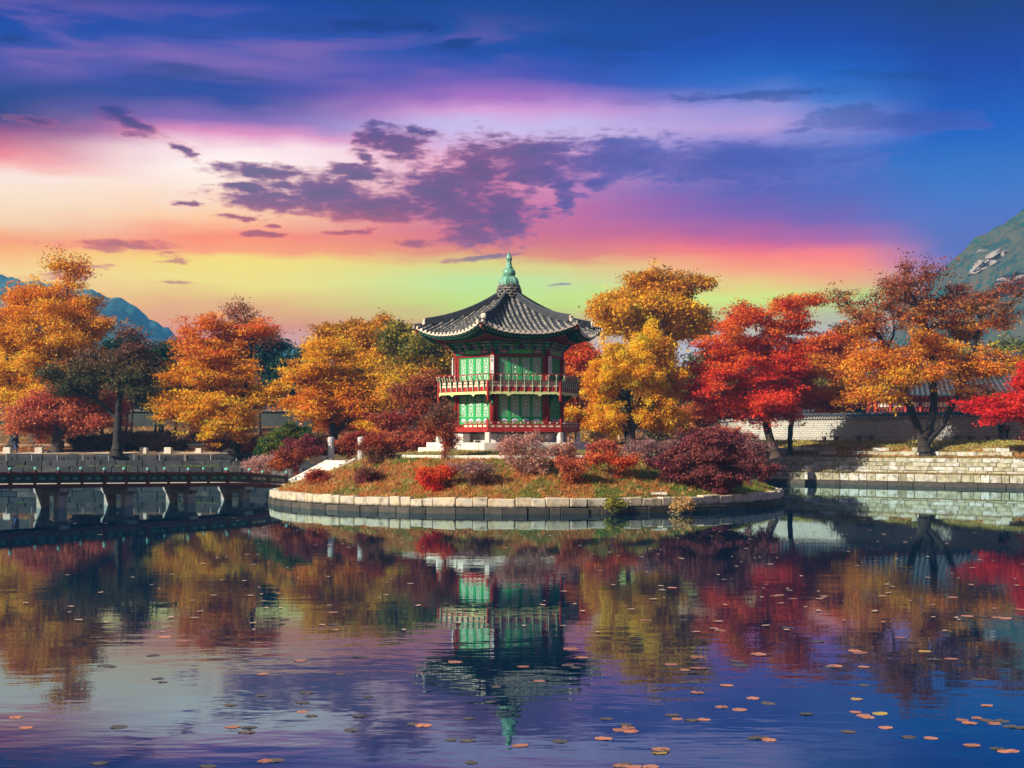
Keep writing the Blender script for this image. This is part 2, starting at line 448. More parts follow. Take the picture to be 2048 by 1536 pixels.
class MB:
    """collects simple shapes and links them as ONE mesh object"""

    def __init__(self, org=(0, 0, 0)):
        self.v, self.f, self.o = [], [], Vector(org)

    def add(self, vs_, fs):
        n = len(self.v)
        self.v.extend([tuple(Vector(p) - self.o) for p in vs_])
        self.f.extend([tuple(i + n for i in q) for q in fs])

    def hexa(self, p):
        """eight corners: bottom four counter-clockwise, then top four"""
        self.add(p, [(3, 2, 1, 0), (4, 5, 6, 7), (0, 1, 5, 4), (1, 2, 6, 5), (2, 3, 7, 6), (3, 0, 4, 7)])

    def box(self, c, s, ax=None):
        c = Vector(c)
        if ax is None:
            ax = (Vector((1, 0, 0)), Vector((0, 1, 0)), Vector((0, 0, 1)))
        a, b, d = (Vector(q) * (k / 2) for q, k in zip(ax, s))
        self.hexa([c - a - b - d, c + a - b - d, c + a + b - d, c - a + b - d, c - a - b + d, c + a - b + d, c + a + b + d, c - a + b + d])

    def rough_box(self, c, s, ax, rng, ch=0.03, jit=0.012):
        """box with chamfered edges and slightly uneven corners (44 triangles)"""
        c = Vector(c)
        ax = [Vector(q) for q in ax]
        vs_, idx = [], {}
        for sx in (-1, 1):
            for sy in (-1, 1):
                for sz in (-1, 1):
                    j = [rng.uniform(-jit, jit) for _ in range(3)]
                    h = [s[0] / 2 * sx + j[0], s[1] / 2 * sy + j[1], s[2] / 2 * sz + j[2]]
                    for k in range(3):
                        q = list(h)
                        for m_ in range(3):
                            if m_ != k:
                                q[m_] -= (sx, sy, sz)[m_] * ch
                        idx[(sx, sy, sz, k)] = len(vs_)
                        vs_.append(c + ax[0] * q[0] + ax[1] * q[1] + ax[2] * q[2])
        fs = []
        for k in range(3):
            for s1 in (-1, 1):
                def g(a, b):
                    t = [0, 0, 0]
                    t[k] = s1
                    t[(k + 1) % 3] = a
                    t[(k + 2) % 3] = b
                    return idx[tuple(t) + (k,)]
                q = (g(-1, -1), g(1, -1), g(1, 1), g(-1, 1))
                fs.append(q if s1 > 0 else q[::-1])
        for k in range(3):
            k1, k2 = (k + 1) % 3, (k + 2) % 3
            for a in (-1, 1):
                for b in (-1, 1):
                    def h(e, kk):
                        t = [0, 0, 0]
                        t[k] = e
                        t[k1] = a
                        t[k2] = b
                        return idx[tuple(t) + (kk,)]
                    q = (h(-1, k1), h(1, k1), h(1, k2), h(-1, k2))
                    fs.append(q if a * b > 0 else q[::-1])
        for sx in (-1, 1):
            for sy in (-1, 1):
                for sz in (-1, 1):
                    q = tuple(idx[(sx, sy, sz, k)] for k in range(3))
                    fs.append(q if sx * sy * sz > 0 else q[::-1])
        self.add(vs_, fs)

    def tube(self, pts, rad, n=8, cap=True, up=Vector((0, 0, 1))):
        pts = [Vector(p) for p in pts]
        if not hasattr(rad, '__len__'):
            rad = [rad] * len(pts)
        vs_, fs = [], []
        for i, p in enumerate(pts):
            d = (pts[min(i + 1, len(pts) - 1)] - pts[max(i - 1, 0)]).normalized()
            a = d.cross(up)
            if a.length < 1e-3:
                a = d.cross(Vector((1, 0, 0)))
            a.normalize()
            b = d.cross(a)
            for k in range(n):
                t = 2 * math.pi * k / n
                vs_.append(p + (a * math.cos(t) + b * math.sin(t)) * rad[i])
        for i in range(len(pts) - 1):
            for k in range(n):
                fs.append((i * n + k, (i + 1) * n + k, (i + 1) * n + (k + 1) % n, i * n + (k + 1) % n))
        if cap:
            fs.append(tuple(range(n)))
            fs.append(tuple(reversed(range((len(pts) - 1) * n, len(pts) * n))))
        self.add(vs_, fs)

    def lathe(self, c, prof, n=12, rot=0.0):
        c = Vector(c)
        vs_, fs = [], []
        for (r, z) in prof:
            for k in range(n):
                t = 2 * math.pi * k / n + rot
                vs_.append(c + Vector((math.cos(t) * r, math.sin(t) * r, z)))
        m_ = len(prof)
        for i in range(m_ - 1):
            for k in range(n):
                fs.append((i * n + k, i * n + (k + 1) % n, (i + 1) * n + (k + 1) % n, (i + 1) * n + k))
        fs.append(tuple(reversed(range(n))))
        fs.append(tuple(range((m_ - 1) * n, m_ * n)))
        self.add(vs_, fs)

    def slab(self, poly, depth_vec):
        """a flat outline with thickness"""
        poly = [Vector(p) for p in poly]
        dv = Vector(depth_vec)
        n = len(poly)
        vs_ = poly + [p + dv for p in poly]
        fs = [tuple(range(n)), tuple(reversed(range(n, 2 * n)))]
        for i in range(n):
            j = (i + 1) % n
            fs.append((i, i + n, j + n, j))
        self.add(vs_, fs)

    def mesh(self, name, m_, smooth=False):
        me = bpy.data.meshes.new(name)
        me.from_pydata(self.v, [], self.f)
        if m_:
            me.materials.append(MATS[m_])
        if smooth:
            me.polygons.foreach_set('use_smooth', [True] * len(me.polygons))
        return me

    def build(self, name, m_, parent=None, smooth=False, loc=(0, 0, 0), rot=(0, 0, 0)):
        return link(name, self.mesh(name, m_, smooth), parent, loc, rot)


def np_mesh(name, verts, faces, m_, tint=None, smooth=False):
    """verts (n,3), faces (k,3 or 4) as arrays; tint (n,3) point colours"""
    me = bpy.data.meshes.new(name)
    nf, k = faces.shape
    me.vertices.add(len(verts))
    me.vertices.foreach_set('co', np.ascontiguousarray(verts, dtype=np.float32).ravel())
    me.loops.add(nf * k)
    me.loops.foreach_set('vertex_index', np.ascontiguousarray(faces, dtype=np.int32).ravel())
    me.polygons.add(nf)
    me.polygons.foreach_set('loop_start', np.arange(0, nf * k, k, dtype=np.int32))
    me.polygons.foreach_set('loop_total', np.full(nf, k, dtype=np.int32))
    if smooth:
        me.polygons.foreach_set('use_smooth', np.ones(nf, dtype=bool))
    if tint is not None:
        at_ = me.attributes.new('leaf_tint', 'FLOAT_COLOR', 'POINT')
        c4 = np.ones((len(verts), 4), dtype=np.float32)
        c4[:, :3] = tint
        at_.data.foreach_set('color', c4.ravel())
    me.update(calc_edges=True)
    me.materials.append(MATS[m_])
    return me


def copy_tree(o, parent=None):
    c = o.copy()
    C.objects.link(c)
    c.parent = parent
    for ch in o.children:
        copy_tree(ch, c)
    return c


def fbm(x, y, s, o=4, seed=0.0):
    return mnoise.fractal(Vector((x * s + seed, y * s - seed, seed * 0.37)), 1.0, 2.0, o)


def sstep(a, b, x):
    t = min(1.0, max(0.0, (x - a) / (b - a)))
    return t * t * (3 - 2 * t)

# ------------------------------------------------------------------ the setting: land, water, hills
IC = Vector((0.92, 89.9, 0))
IR = 16.2


def island_z(x, y):
    r = math.hypot(x - IC.x, y - IC.y)
    if r > 15.7:
        return 0.76
    if r > 9.5:
        t = (15.7 - r) / 6.2
        z = 0.78 + 2.07 * (0.85 * t + 0.15 * sstep(0, 1, t))
    else:
        z = 2.88 + 0.34 * sstep(9.4, 5.0, r)
    if r > 9.5:
        sx, sy = x + 14.15, y - 91.6
        al, sd = 0.62 * sx + 0.785 * sy, 0.785 * sx - 0.62 * sy
        lx = -(x - IC.x) / r
        wl = sstep(0.80, 0.97, lx * 0.97 + 0.22 * (y - IC.y) / r) * sstep(0.2, -1.4, sd)
        zs = 0.80 + 1.75 * sstep(-0.25, 1.25, (15.7 - r) / 2.7)
        z = z * (1 - wl) + max(z, min(zs, 2.55)) * wl
        if -0.6 < al < 4.9:
            k = sstep(1.9, 1.2, abs(sd)) * sstep(-0.6, 0.0, al) * sstep(4.9, 4.3, al)
            z = z * (1 - k) + min(z, 0.75 + 0.36 * max(0, al)) * k
        z += 0.10 * fbm(x, y, 0.35, 4, 3.1) * min(1, (15.7 - r)) * min(1.0, (r - 9.5) * 0.8)
    return z


LN = Vector((0.62, 0.785, 0)).normalized()      # outward from the pond at the right bank
LT = Vector((LN.y, -LN.x, 0))                   # along the right bank, to the right
RB0 = Vector((21.6, 127.0, 0))


def bank_y(x):
    """row of the water's edge for a column x"""
    right = max(-30.0, 127.0 + (x - 21.6) * (LT.y / LT.x))
    left = max(-30.0, 121.0 - max(0.0, -x - 62) * 1.6)
    mid = 112.5
    y = left + (mid - left) * sstep(-21.5, -17.0, x)
    return y + (right - y) * sstep(16.5, 21.0, x)


def land_start(x):
    return 2.6 - 1.6 * sstep(-22, -17, x) + 3.3 * sstep(16, 21, x)


def land_z(x, y):
    d = y - bank_y(x)
    rt = sstep(-14, 14, x)
    zl = 2.62 + 0.4 * sstep(2, 9, d) + 2.5 * sstep(8, 50, d) + 5.0 * sstep(60, 320, d)
    dd = d * LN.y
    zr = 2.36 + 0.95 * sstep(3.2, 5.2, dd) + 0.46 * sstep(5.2, 8.6, dd) + 6.0 * sstep(50, 320, dd)
    zm = 2.3 + 1.35 * sstep(1, 9, d) + 1.2 * sstep(14, 50, d) + 5.5 * sstep(60, 320, d)
    z = zl * (1 - sstep(-26, -16, x)) + zm * (sstep(-26, -16, x) - sstep(15, 21, x)) + zr * sstep(15, 21, x)
    return z + 0.05 * fbm(x, y, 0.25, 3, 1.7) * sstep(3, 8, d)


def cast(px, py, zf, y0, y1, step=0.15):
    Y = y0
    while Y < y1:
        p = at(px, py, Y)
        if p.z <= zf(p.x, Y):
            return p
        Y += step
    return at(px, py, y1)


def on_island(px, py):
    p = cast(px, py, island_z, 73, 106)
    p.z = island_z(p.x, p.y)
    return p


def on_land(px, py, y1=320):
    p = cast(px, py, lambda x, y: land_z(x, y) if y > bank_y(x) + land_start(x) else -1, 108, y1, 0.25)
    p.z = land_z(p.x, p.y)
    return p


def land_at(px, Y):
    x = (px - 1024) / F * Y
    return Vector((x, Y, land_z(x, Y)))


def ground_mat(name, patches, scale, bump):
    m_ = bpy.data.materials.new(name)
    m_.use_nodes = True
    t = NT(m_.node_tree)
    out = t.n('ShaderNodeOutputMaterial')
    b = t.n('ShaderNodeBsdfPrincipled')
    t.put(out.inputs[0], b.outputs[0])
    co = t.n('ShaderNodeTexCoord').outputs['Object']
    c = t.ramp(t.mr(t.noise(co, scale, 6, 0.6), 0.3, 0.7, kind='LINEAR'), [(i / (len(patches) - 1), p) for i, p in enumerate(patches)])
    fine = t.noise(co, scale * 14, 6, 0.7)
    c = t.mix(0.6, c, t.ramp(fine, [(0.3, (0.35, 0.33, 0.3)), (0.7, (1.0, 1.0, 1.0))]), 'MULTIPLY')
    t.put(b.inputs['Base Color'], c)
    b.inputs['Roughness'].default_value = 0.95
    b.inputs['Specular IOR Level'].default_value = 0.1
    bn = t.n('ShaderNodeBump')
    bn.inputs['Distance'].default_value = bump
    t.put(bn.inputs['Height'], t.noise(co, scale * 10, 6, 0.7))
    t.put(b.inputs['Normal'], bn.outputs[0])
    MATS[name] = m_


ground_mat('island_turf', [(0.08, 0.14, 0.02), (0.16, 0.14, 0.03), (0.36, 0.12, 0.03), (0.44, 0.17, 0.045)], 0.40, 0.06)
ground_mat('park_ground', [(0.24, 0.11, 0.04), (0.42, 0.20, 0.07), (0.13, 0.11, 0.05), (0.46, 0.26, 0.10)], 0.22, 0.06)

# water
wm = bpy.data.materials.new('pond_water')
wm.use_nodes = True
t = NT(wm.node_tree)
out = t.n('ShaderNodeOutputMaterial')
co = t.n('ShaderNodeTexCoord').outputs['Object']


def rip(scale, sx, sy, det=2.0):
    mp = t.n('ShaderNodeMapping')
    mp.inputs['Scale'].default_value = (sx, sy, 1)
    t.put(mp.inputs['Vector'], co)
    return t.noise(mp.outputs[0], scale, det, 0.5)


h = t.m('ADD', t.m('MULTIPLY', rip(1.6, 0.45, 1.0), 1.0), t.m('MULTIPLY', rip(5.0, 0.55, 1.0), 0.18))
patch = t.mr(rip(0.07, 0.6, 1.0, 3.0), 0.35, 0.65, 0.45, 1.25)
# calmer water close to the island and the far bank, ruffled in the open
sp = t.n('ShaderNodeSeparateXYZ')
t.put(sp.inputs[0], co)
calm = t.m('ADD', t.mr(sp.outputs[1], 34.0, 70.0, 1.0, 0.22), t.mr(sp.outputs[1], 18.0, 30.0, 0.0, 0.0))
bn = t.n('ShaderNodeBump')
bn.inputs['Distance'].default_value = 0.0068
t.put(bn.inputs['Strength'], t.m('MULTIPLY', t.m('MULTIPLY', patch, calm), 0.62, clamp=True))
t.put(bn.inputs['Height'], h)
fr = t.n('ShaderNodeFresnel')
fr.inputs['IOR'].default_value = 1.75
t.put(fr.inputs['Normal'], bn.outputs[0])
gl = t.n('ShaderNodeBsdfGlossy')
gl.inputs['Color'].default_value = (0.66, 0.92, 1.0, 1)
gl.inputs['Roughness'].default_value = 0.015
t.put(gl.inputs['Normal'], bn.outputs[0])
df = t.n('ShaderNodeBsdfDiffuse')
df.inputs['Color'].default_value = (0.0003, 0.013, 0.040, 1)
mx = t.n('ShaderNodeMixShader')
t.put(mx.inputs[0], fr.outputs[0])
t.put(mx.inputs[1], df.outputs[0])
t.put(mx.inputs[2], gl.outputs[0])
t.put(out.inputs[0], mx.outputs[0])
MATS['pond_water'] = wm
mb = MB()
mb.add([(-260, -40, 0), (260, -40, 0), (260, 150, 0), (-260, 150, 0)], [(0, 1, 2, 3)])
tag(mb.build('pond_water', 'pond_water'), 'calm dark blue pond reflecting the trees and the pavilion', kind='structure')

# land behind the banks
xs = np.concatenate([np.arange(-640, -80, 20), np.arange(-80, -30, 2), np.arange(-30, 64, 1.0), np.arange(64, 100, 4), np.arange(100, 660, 20)])
ds = [0, 0.6, 1.2, 1.8, 2.4, 3, 3.6, 4.4, 5.4, 6.5, 8, 10, 12, 14, 17, 20, 24, 28, 33, 40, 50, 65, 85, 110, 150, 200, 260, 330, 450, 640, 900, 1200]
vs_, fs = [], []
nx = len(xs)
for x in xs:
    x = float(x)
    yb = bank_y(x)
    d0 = land_start(x)
    vs_.append((x, yb + d0, -1.0))
    for d in ds:
        yy = yb + d0 + d
        vs_.append((x, yy, land_z(x, yy)))
nr = len(ds) + 1
for i in range(nx - 1):
    for j in range(nr - 1):
        a = i * nr + j
        fs.append((a, a + nr, a + nr + 1, a + 1))
mb = MB()
mb.add(vs_, fs)
tag(mb.build('park_ground', 'park_ground', smooth=True), 'park ground covered in orange fallen leaves and dry grass', kind='structure')
# the near bank the camera stands on
mb = MB()
mb.add([(-640, -60, 2.2), (640, -60, 2.2), (640, 3, 2.2), (-640, 3, 2.2), (640, 3, -1), (-640, 3, -1)], [(0, 1, 2, 3), (3, 2, 4, 5)])
tag(mb.build('near_bank', 'park_ground'), 'near bank of the pond', kind='structure')


def strip(name, pts_in, pts_out, m_, label):
    mb = MB()
    n = len(pts_in)
    mb.add(list(pts_in) + list(pts_out), [(i, i + 1, n + i + 1, n + i) for i in range(n - 1)])
    return tag(mb.build(name, m_), label, kind='structure')


# sandy paths on the left and in the middle
def path_strip(px0, px1, y0, y1, label, n=30):
    a, b = [], []
    for i in range(n):
        px = px0 + (px1 - px0) * i / (n - 1)
        for Y, l in ((y0, a), (y1, b)):
            p = land_at(px, Y + 0.4 * math.sin(i * 0.7))
            l.append(p + Vector((0, 0, 0.02)))
    strip('sandy_path', a, b, 'sand_path', label)


path_strip(-60, 480, 124.1, 126.4, 'pale path along the top of the left stone bank')
path_strip(-60, 560, 137.5, 139.5, 'pale sandy path crossing the leaf covered lawn')
path_strip(540, 1000, 133.0, 136.5, 'pale path behind the island')
path_strip(1180, 1480, 128.5, 133.5, 'pale path behind the yellow tree')

# ledges of the stepped right bank (soil and fallen leaves)
def along(s, d, z):
    return RB0 + LT * s + LN * d + Vector((0, 0, z))


strip('bank_ledge', [along(s, 0.62, 0.99) for s in range(-14, 60, 2)], [along(s, 1.72, 1.02) for s in range(-14, 60, 2)], 'soil', 'narrow reddish soil ledge low on the right stone bank')
strip('bank_ledge', [along(s, 1.95, 2.31) for s in range(-14, 60, 2)], [along(s, 3.6, 2.42) for s in range(-14, 60, 2)], 'soil', 'reddish soil ledge on top of the right stone courses')
# the island mound
rs_ = [0, 1.5, 3, 4.5, 5.5, 7, 8.2, 9.2, 9.5] + list(np.arange(9.9, 15.8, 0.35)) + [15.75, 15.95]
na = 180
vs_, fs = [], []
for r in rs_:
    for k in range(na):
        a = 2 * math.pi * k / na
        x, y = IC.x + r * math.cos(a), IC.y + r * math.sin(a)
        vs_.append((x, y, island_z(x, y) if r < 15.9 else -0.6))
for i in range(len(rs_) - 1):
    for k in range(na):
        fs.append((i * na + k, (i + 1) * na + k, (i + 1) * na + (k + 1) % na, i * na + (k + 1) % na))
mb = MB()
mb.add(vs_, fs)
tag(mb.build('island_ground', 'island_turf', smooth=True), 'round island mound of dry orange and green turf', kind='structure')

# ---------------- the island's stone rim
rng = random.Random(4)


def ring_wall(root, z0, z1, rad, depth, wmin, wmax, a0, a1, m_, centre=IC, chamf=0.03, jit=0.015, top_var=0.03):
    a = a0
    while a < a1:
        wd = rng.uniform(wmin, wmax)
        if rng.random() < 0.2:
            wd *= 0.6
        da = wd / rad
        am = a + da / 2
        n_ = Vector((math.sin(am), -math.cos(am), 0))
        t_ = Vector((math.cos(am), math.sin(am), 0))
        zt = z1 + rng.uniform(-top_var, top_var)
        c = centre + n_ * (rad - depth / 2 + rng.uniform(-0.035, 0.035))
        c.z = (z0 + zt) / 2
        mb = MB(c)
        mb.rough_box(c, (wd - 0.025, depth, zt - z0), (t_, -n_ * -1 if False else n_ * -1, Vector((0, 0, 1))), rng, chamf, jit)
        mb.build('stone', m_, root, loc=c - root.location)
        a += da


rim = thing('island_rim_wall', 'low curved wall of pale stone blocks around the island', 'stone wall', IC)
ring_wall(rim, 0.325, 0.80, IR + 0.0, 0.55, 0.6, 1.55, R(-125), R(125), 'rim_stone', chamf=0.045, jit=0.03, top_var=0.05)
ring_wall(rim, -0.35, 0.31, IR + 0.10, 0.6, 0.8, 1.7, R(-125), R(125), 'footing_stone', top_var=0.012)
kerb = thing('lawn_kerb', 'thin ring of white granite kerb stones around the pavilion lawn', 'kerb', IC)
ring_wall(kerb, 2.70, 3.0, 9.62, 0.28, 1.7, 3.2, R(-100), R(100), 'granite', jit=0.008, top_var=0.008)


# ---------------- stepped stone banks
def course(root, p0, tdir, ndir, length, z0, z1, depth, wmin, wmax, m_, gap=0.03, tv=0.02, skip=0.0):
    s = 0.0
    while s < length:
        wd = rng.uniform(wmin, wmax)
        if rng.random() > skip:
            zt = z1 + rng.uniform(-tv, tv)
            c = p0 + tdir * (s + wd / 2) + ndir * (depth / 2 + rng.uniform(-0.04, 0.04))
            c = Vector((c.x, c.y, (z0 + zt) / 2))
            mb = MB(c)
            mb.rough_box(c, (wd - gap, depth, zt - z0 - 0.012), (tdir, ndir, Vector((0, 0, 1))), rng, 0.035, 0.02)
            mb.build('stone', m_, root, loc=c - root.location)
        s += wd


rb = thing('right_stone_bank', 'stepped bank of pale weathered stone blocks on the far right shore', 'stone bank', RB0)
S0 = -6.0
L_ = 40.0
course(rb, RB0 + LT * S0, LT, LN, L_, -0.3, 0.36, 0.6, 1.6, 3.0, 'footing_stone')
course(rb, RB0 + LT * S0 + LN * 0.25, LT, LN, L_, 0.36, 1.0, 0.5, 0.55, 1.25, 'bank_stone')
zz = [1.0, 1.28, 1.63, 1.98, 2.34]
for k in range(4):
    course(rb, RB0 + LT * (S0 + rng.uniform(-1, 0)) + LN * (1.45 + 0.1 * k), LT, LN, L_ + 0.5, zz[k], zz[k + 1], 0.5, 0.7, 2.2, 'bank_stone')
course(rb, RB0 + LT * S0 + LN * 3.75, LT, LN, L_, 2.35, 2.85, 0.5, 1.0, 2.2, 'bank_stone', skip=0.35)
course(rb, RB0 + LT * S0 + LN * 4.25, LT, LN, L_, 2.8, 3.2, 0.5, 1.0, 2.2, 'bank_stone', skip=0.5)

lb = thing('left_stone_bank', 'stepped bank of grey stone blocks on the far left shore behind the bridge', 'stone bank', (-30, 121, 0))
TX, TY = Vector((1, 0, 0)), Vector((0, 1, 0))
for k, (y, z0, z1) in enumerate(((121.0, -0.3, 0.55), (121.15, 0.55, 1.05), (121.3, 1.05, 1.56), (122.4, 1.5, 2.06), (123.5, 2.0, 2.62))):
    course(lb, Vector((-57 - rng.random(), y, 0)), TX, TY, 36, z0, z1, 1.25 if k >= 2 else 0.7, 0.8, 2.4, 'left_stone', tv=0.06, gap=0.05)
# continuation where the bank turns behind the island
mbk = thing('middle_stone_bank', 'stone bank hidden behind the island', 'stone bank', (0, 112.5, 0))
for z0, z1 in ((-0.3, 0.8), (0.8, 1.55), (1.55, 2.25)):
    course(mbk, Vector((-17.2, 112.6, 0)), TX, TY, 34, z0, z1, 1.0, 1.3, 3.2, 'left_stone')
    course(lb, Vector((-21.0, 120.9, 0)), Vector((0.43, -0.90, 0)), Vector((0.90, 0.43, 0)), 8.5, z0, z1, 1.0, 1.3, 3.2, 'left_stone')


# ---------------- wooded hills
def hill_mat(name, cols, rock, sc):
    m_ = bpy.data.materials.new(name)
    m_.use_nodes = True
    t = NT(m_.node_tree)
    out = t.n('ShaderNodeOutputMaterial')
    b = t.n('ShaderNodeBsdfPrincipled')
    t.put(out.inputs[0], b.outputs[0])
    co = t.n('ShaderNodeTexCoord').outputs['Object']
    c = t.ramp(t.mr(t.noise(co, sc, 8, 0.7), 0.32, 0.68, kind='LINEAR'), [(i / (len(cols) - 1), p) for i, p in enumerate(cols)])
    if rock:
        mp = t.n('ShaderNodeMapping')
        mp.inputs['Rotation'].default_value = (0, R(35), 0)
        mp.inputs['Scale'].default_value = (0.5, 0.5, 1.6)
        t.put(mp.inputs['Vector'], co)
        rk = t.mr(t.noise(mp.outputs[0], rock, 5, 0.6), 0.60, 0.66)
        c = t.mix(rk, c, (0.34, 0.29, 0.27, 1))
    t.put(b.inputs['Base Color'], c)
    b.inputs['Roughness'].default_value = 1.0
    b.inputs['Specular IOR Level'].default_value = 0.0
    MATS[name] = m_


hill_mat('hill_wood', [(0.030, 0.095, 0.10), (0.055, 0.14, 0.13), (0.035, 0.11, 0.11), (0.11, 0.14, 0.13)], 0.016, 0.06)  # blue of distant haze is mixed into these woodland colours
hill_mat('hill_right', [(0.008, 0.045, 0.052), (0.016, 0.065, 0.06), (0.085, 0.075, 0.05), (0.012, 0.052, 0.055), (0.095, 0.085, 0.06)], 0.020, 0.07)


def hill(sil, Y0, depth, m_, label, bump, nx=260, ny=70, seed=0.0, crown_s=0.12):
    """a real hill whose skyline follows sil, falling away to front and back"""
    sx = [p[0] for p in sil]
    szz = [p[1] for p in sil]
    pxs = np.linspace(sx[0], sx[-1], nx)
    hh = np.interp(pxs, sx, szz)
    vs_ = []
    for i, px in enumerate(pxs):
        top = CAMZ + (HZ - hh[i]) / F * Y0
        for j in range(ny):
            v = j / (ny - 1) * 2 - 1
            y = Y0 + v * depth
            x = (px - 1024) / F * Y0
            pr = (1 - abs(v)) ** 0.85
            z = top * pr - 2.0
            vd = mnoise.voronoi(Vector((x * crown_s, y * crown_s, seed)))[0][0] if crown_s else 0.0
            z += bump * (fbm(x, y, 0.012, 5, seed) * 2.2 + (0.55 - vd) * 0.9) * (0.15 + 0.85 * min(1, pr * 3)) * min(1, max(0.0, top) / 20 + 0.1)
            vs_.append((x, y, max(z, 1.0)))
    V = np.array(vs_)
    idx = np.arange(nx * ny).reshape(nx, ny)
    Fq = np.stack([idx[:-1, :-1].ravel(), idx[1:, :-1].ravel(), idx[1:, 1:].ravel(), idx[:-1, 1:].ravel()], 1)
    o = link('wooded_hill', np_mesh('wooded_hill', V, Fq, m_))
    return tag(o, label, kind='structure')


hill([(-500, 622), (-300, 567), (-120, 530), (0, 545), (80, 558), (180, 565), (225, 581), (258, 592), (300, 625), (335, 645), (370, 685), (450, 752), (600, 842), (640, 877)], 1220, 300, 'hill_wood', 'blue hazy wooded hill rising behind the left trees', 7.0, 420, 110, seed=1.0, crown_s=0.075)
hill([(250, 800), (400, 715), (500, 672), (540, 692), (600, 716), (680, 770), (760, 820), (900, 880)], 1290, 180, 'hill_wood', 'low blue hill between the left trees', 4.0, 140, 40, seed=4.0)
hill([(300, 760), (450, 700), (560, 688), (600, 692), (640, 700), (720, 690), (800, 705), (1000, 740), (1300, 760), (1700, 700), (1900, 760), (2200, 840)], 1430, 150, 'hill_wood', 'pale far ridge on the horizon', 4.0, 200, 30, seed=7.0)
hill([(1740, 770), (1800, 660), (1850, 570), (1905, 492), (1940, 450), (1975, 422), (2010, 398), (2050, 374), (2150, 320), (2300, 270), (2500, 300), (2700, 390), (3000, 610)], 620, 220, 'hill_right', 'steep hill with autumn woods and bare rock on the right', 4.5, 420, 170, seed=11.0, crown_s=0.14)

# ------------------------------------------------------------------ the pavilion (modelled in its own frame, face 0 looks along -Y)
PAV = Vector((-0.19, 90.0, 0))
pav = thing('hexagonal_pavilion', 'two storey hexagonal wooden pavilion with green lattice doors and grey tiled roof', 'pavilion', PAV, R(13.7))
T30 = math.tan(R(30))
C30 = math.cos(R(30))


def rep(o, ks=range(1, 6)):
    """the same part (with its sub-parts) on the other faces or corners"""
    for k in ks:
        c = copy_tree(o, o.parent)
        c.rotation_euler = (0, 0, R(60 * k))
    return o


# columns, one per corner, running through both storeys
cx_, cy_ = -1.74, -3.014
mb = MB()
mb.lathe((cx_, cy_, 0), [(0.18, 4.3), (0.165, 7.0), (0.155, 9.62)], 12)
rep(mb.build('column', 'column_red', pav, smooth=True))
rng = random.Random(9)

# doors: four leaves per face and storey
def bar_segments(mb, wd, z0, z1, holes):
    def free(x, z):
        return all((x - hx) ** 2 + (z - hz) ** 2 > hr * hr for hx, hz, hr in holes)
    st = 0.06
    nz = int(round((z1 - z0) / 0.095))
    for i in range(1, nz):
        z = z0 + (z1 - z0) * i / nz
        x = -wd / 2
        while x < wd / 2 - 1e-6:
            if free(x + st / 2, z):
                mb.box((x + st / 2, 0, z), (st, 0.016, 0.024))
            x += st
    for x in (-0.215, -0.12, -0.04, 0.04, 0.12, 0.215):
        n = int((z1 - z0) / st)
        for i in range(n):
            z = z0 + (i + 0.5) * (z1 - z0) / n
            if free(x, z):
                mb.box((x, 0, z), (0.024, 0.018, (z1 - z0) / n))
    for hx, hz, hr in holes:
        for k in range(8):
            a0, a1 = math.pi / 4 * k + 0.39, math.pi / 4 * (k + 1) + 0.39
            p, q = Vector((hx + hr * math.cos(a0), 0, hz + hr * math.sin(a0))), Vector((hx + hr * math.cos(a1), 0, hz + hr * math.sin(a1)))
            d = (q - p)
            mb.box((p + q) / 2, (d.length, 0.017, 0.026), (d.normalized(), Vector((0, 1, 0)), d.normalized().cross(Vector((0, 1, 0)))))


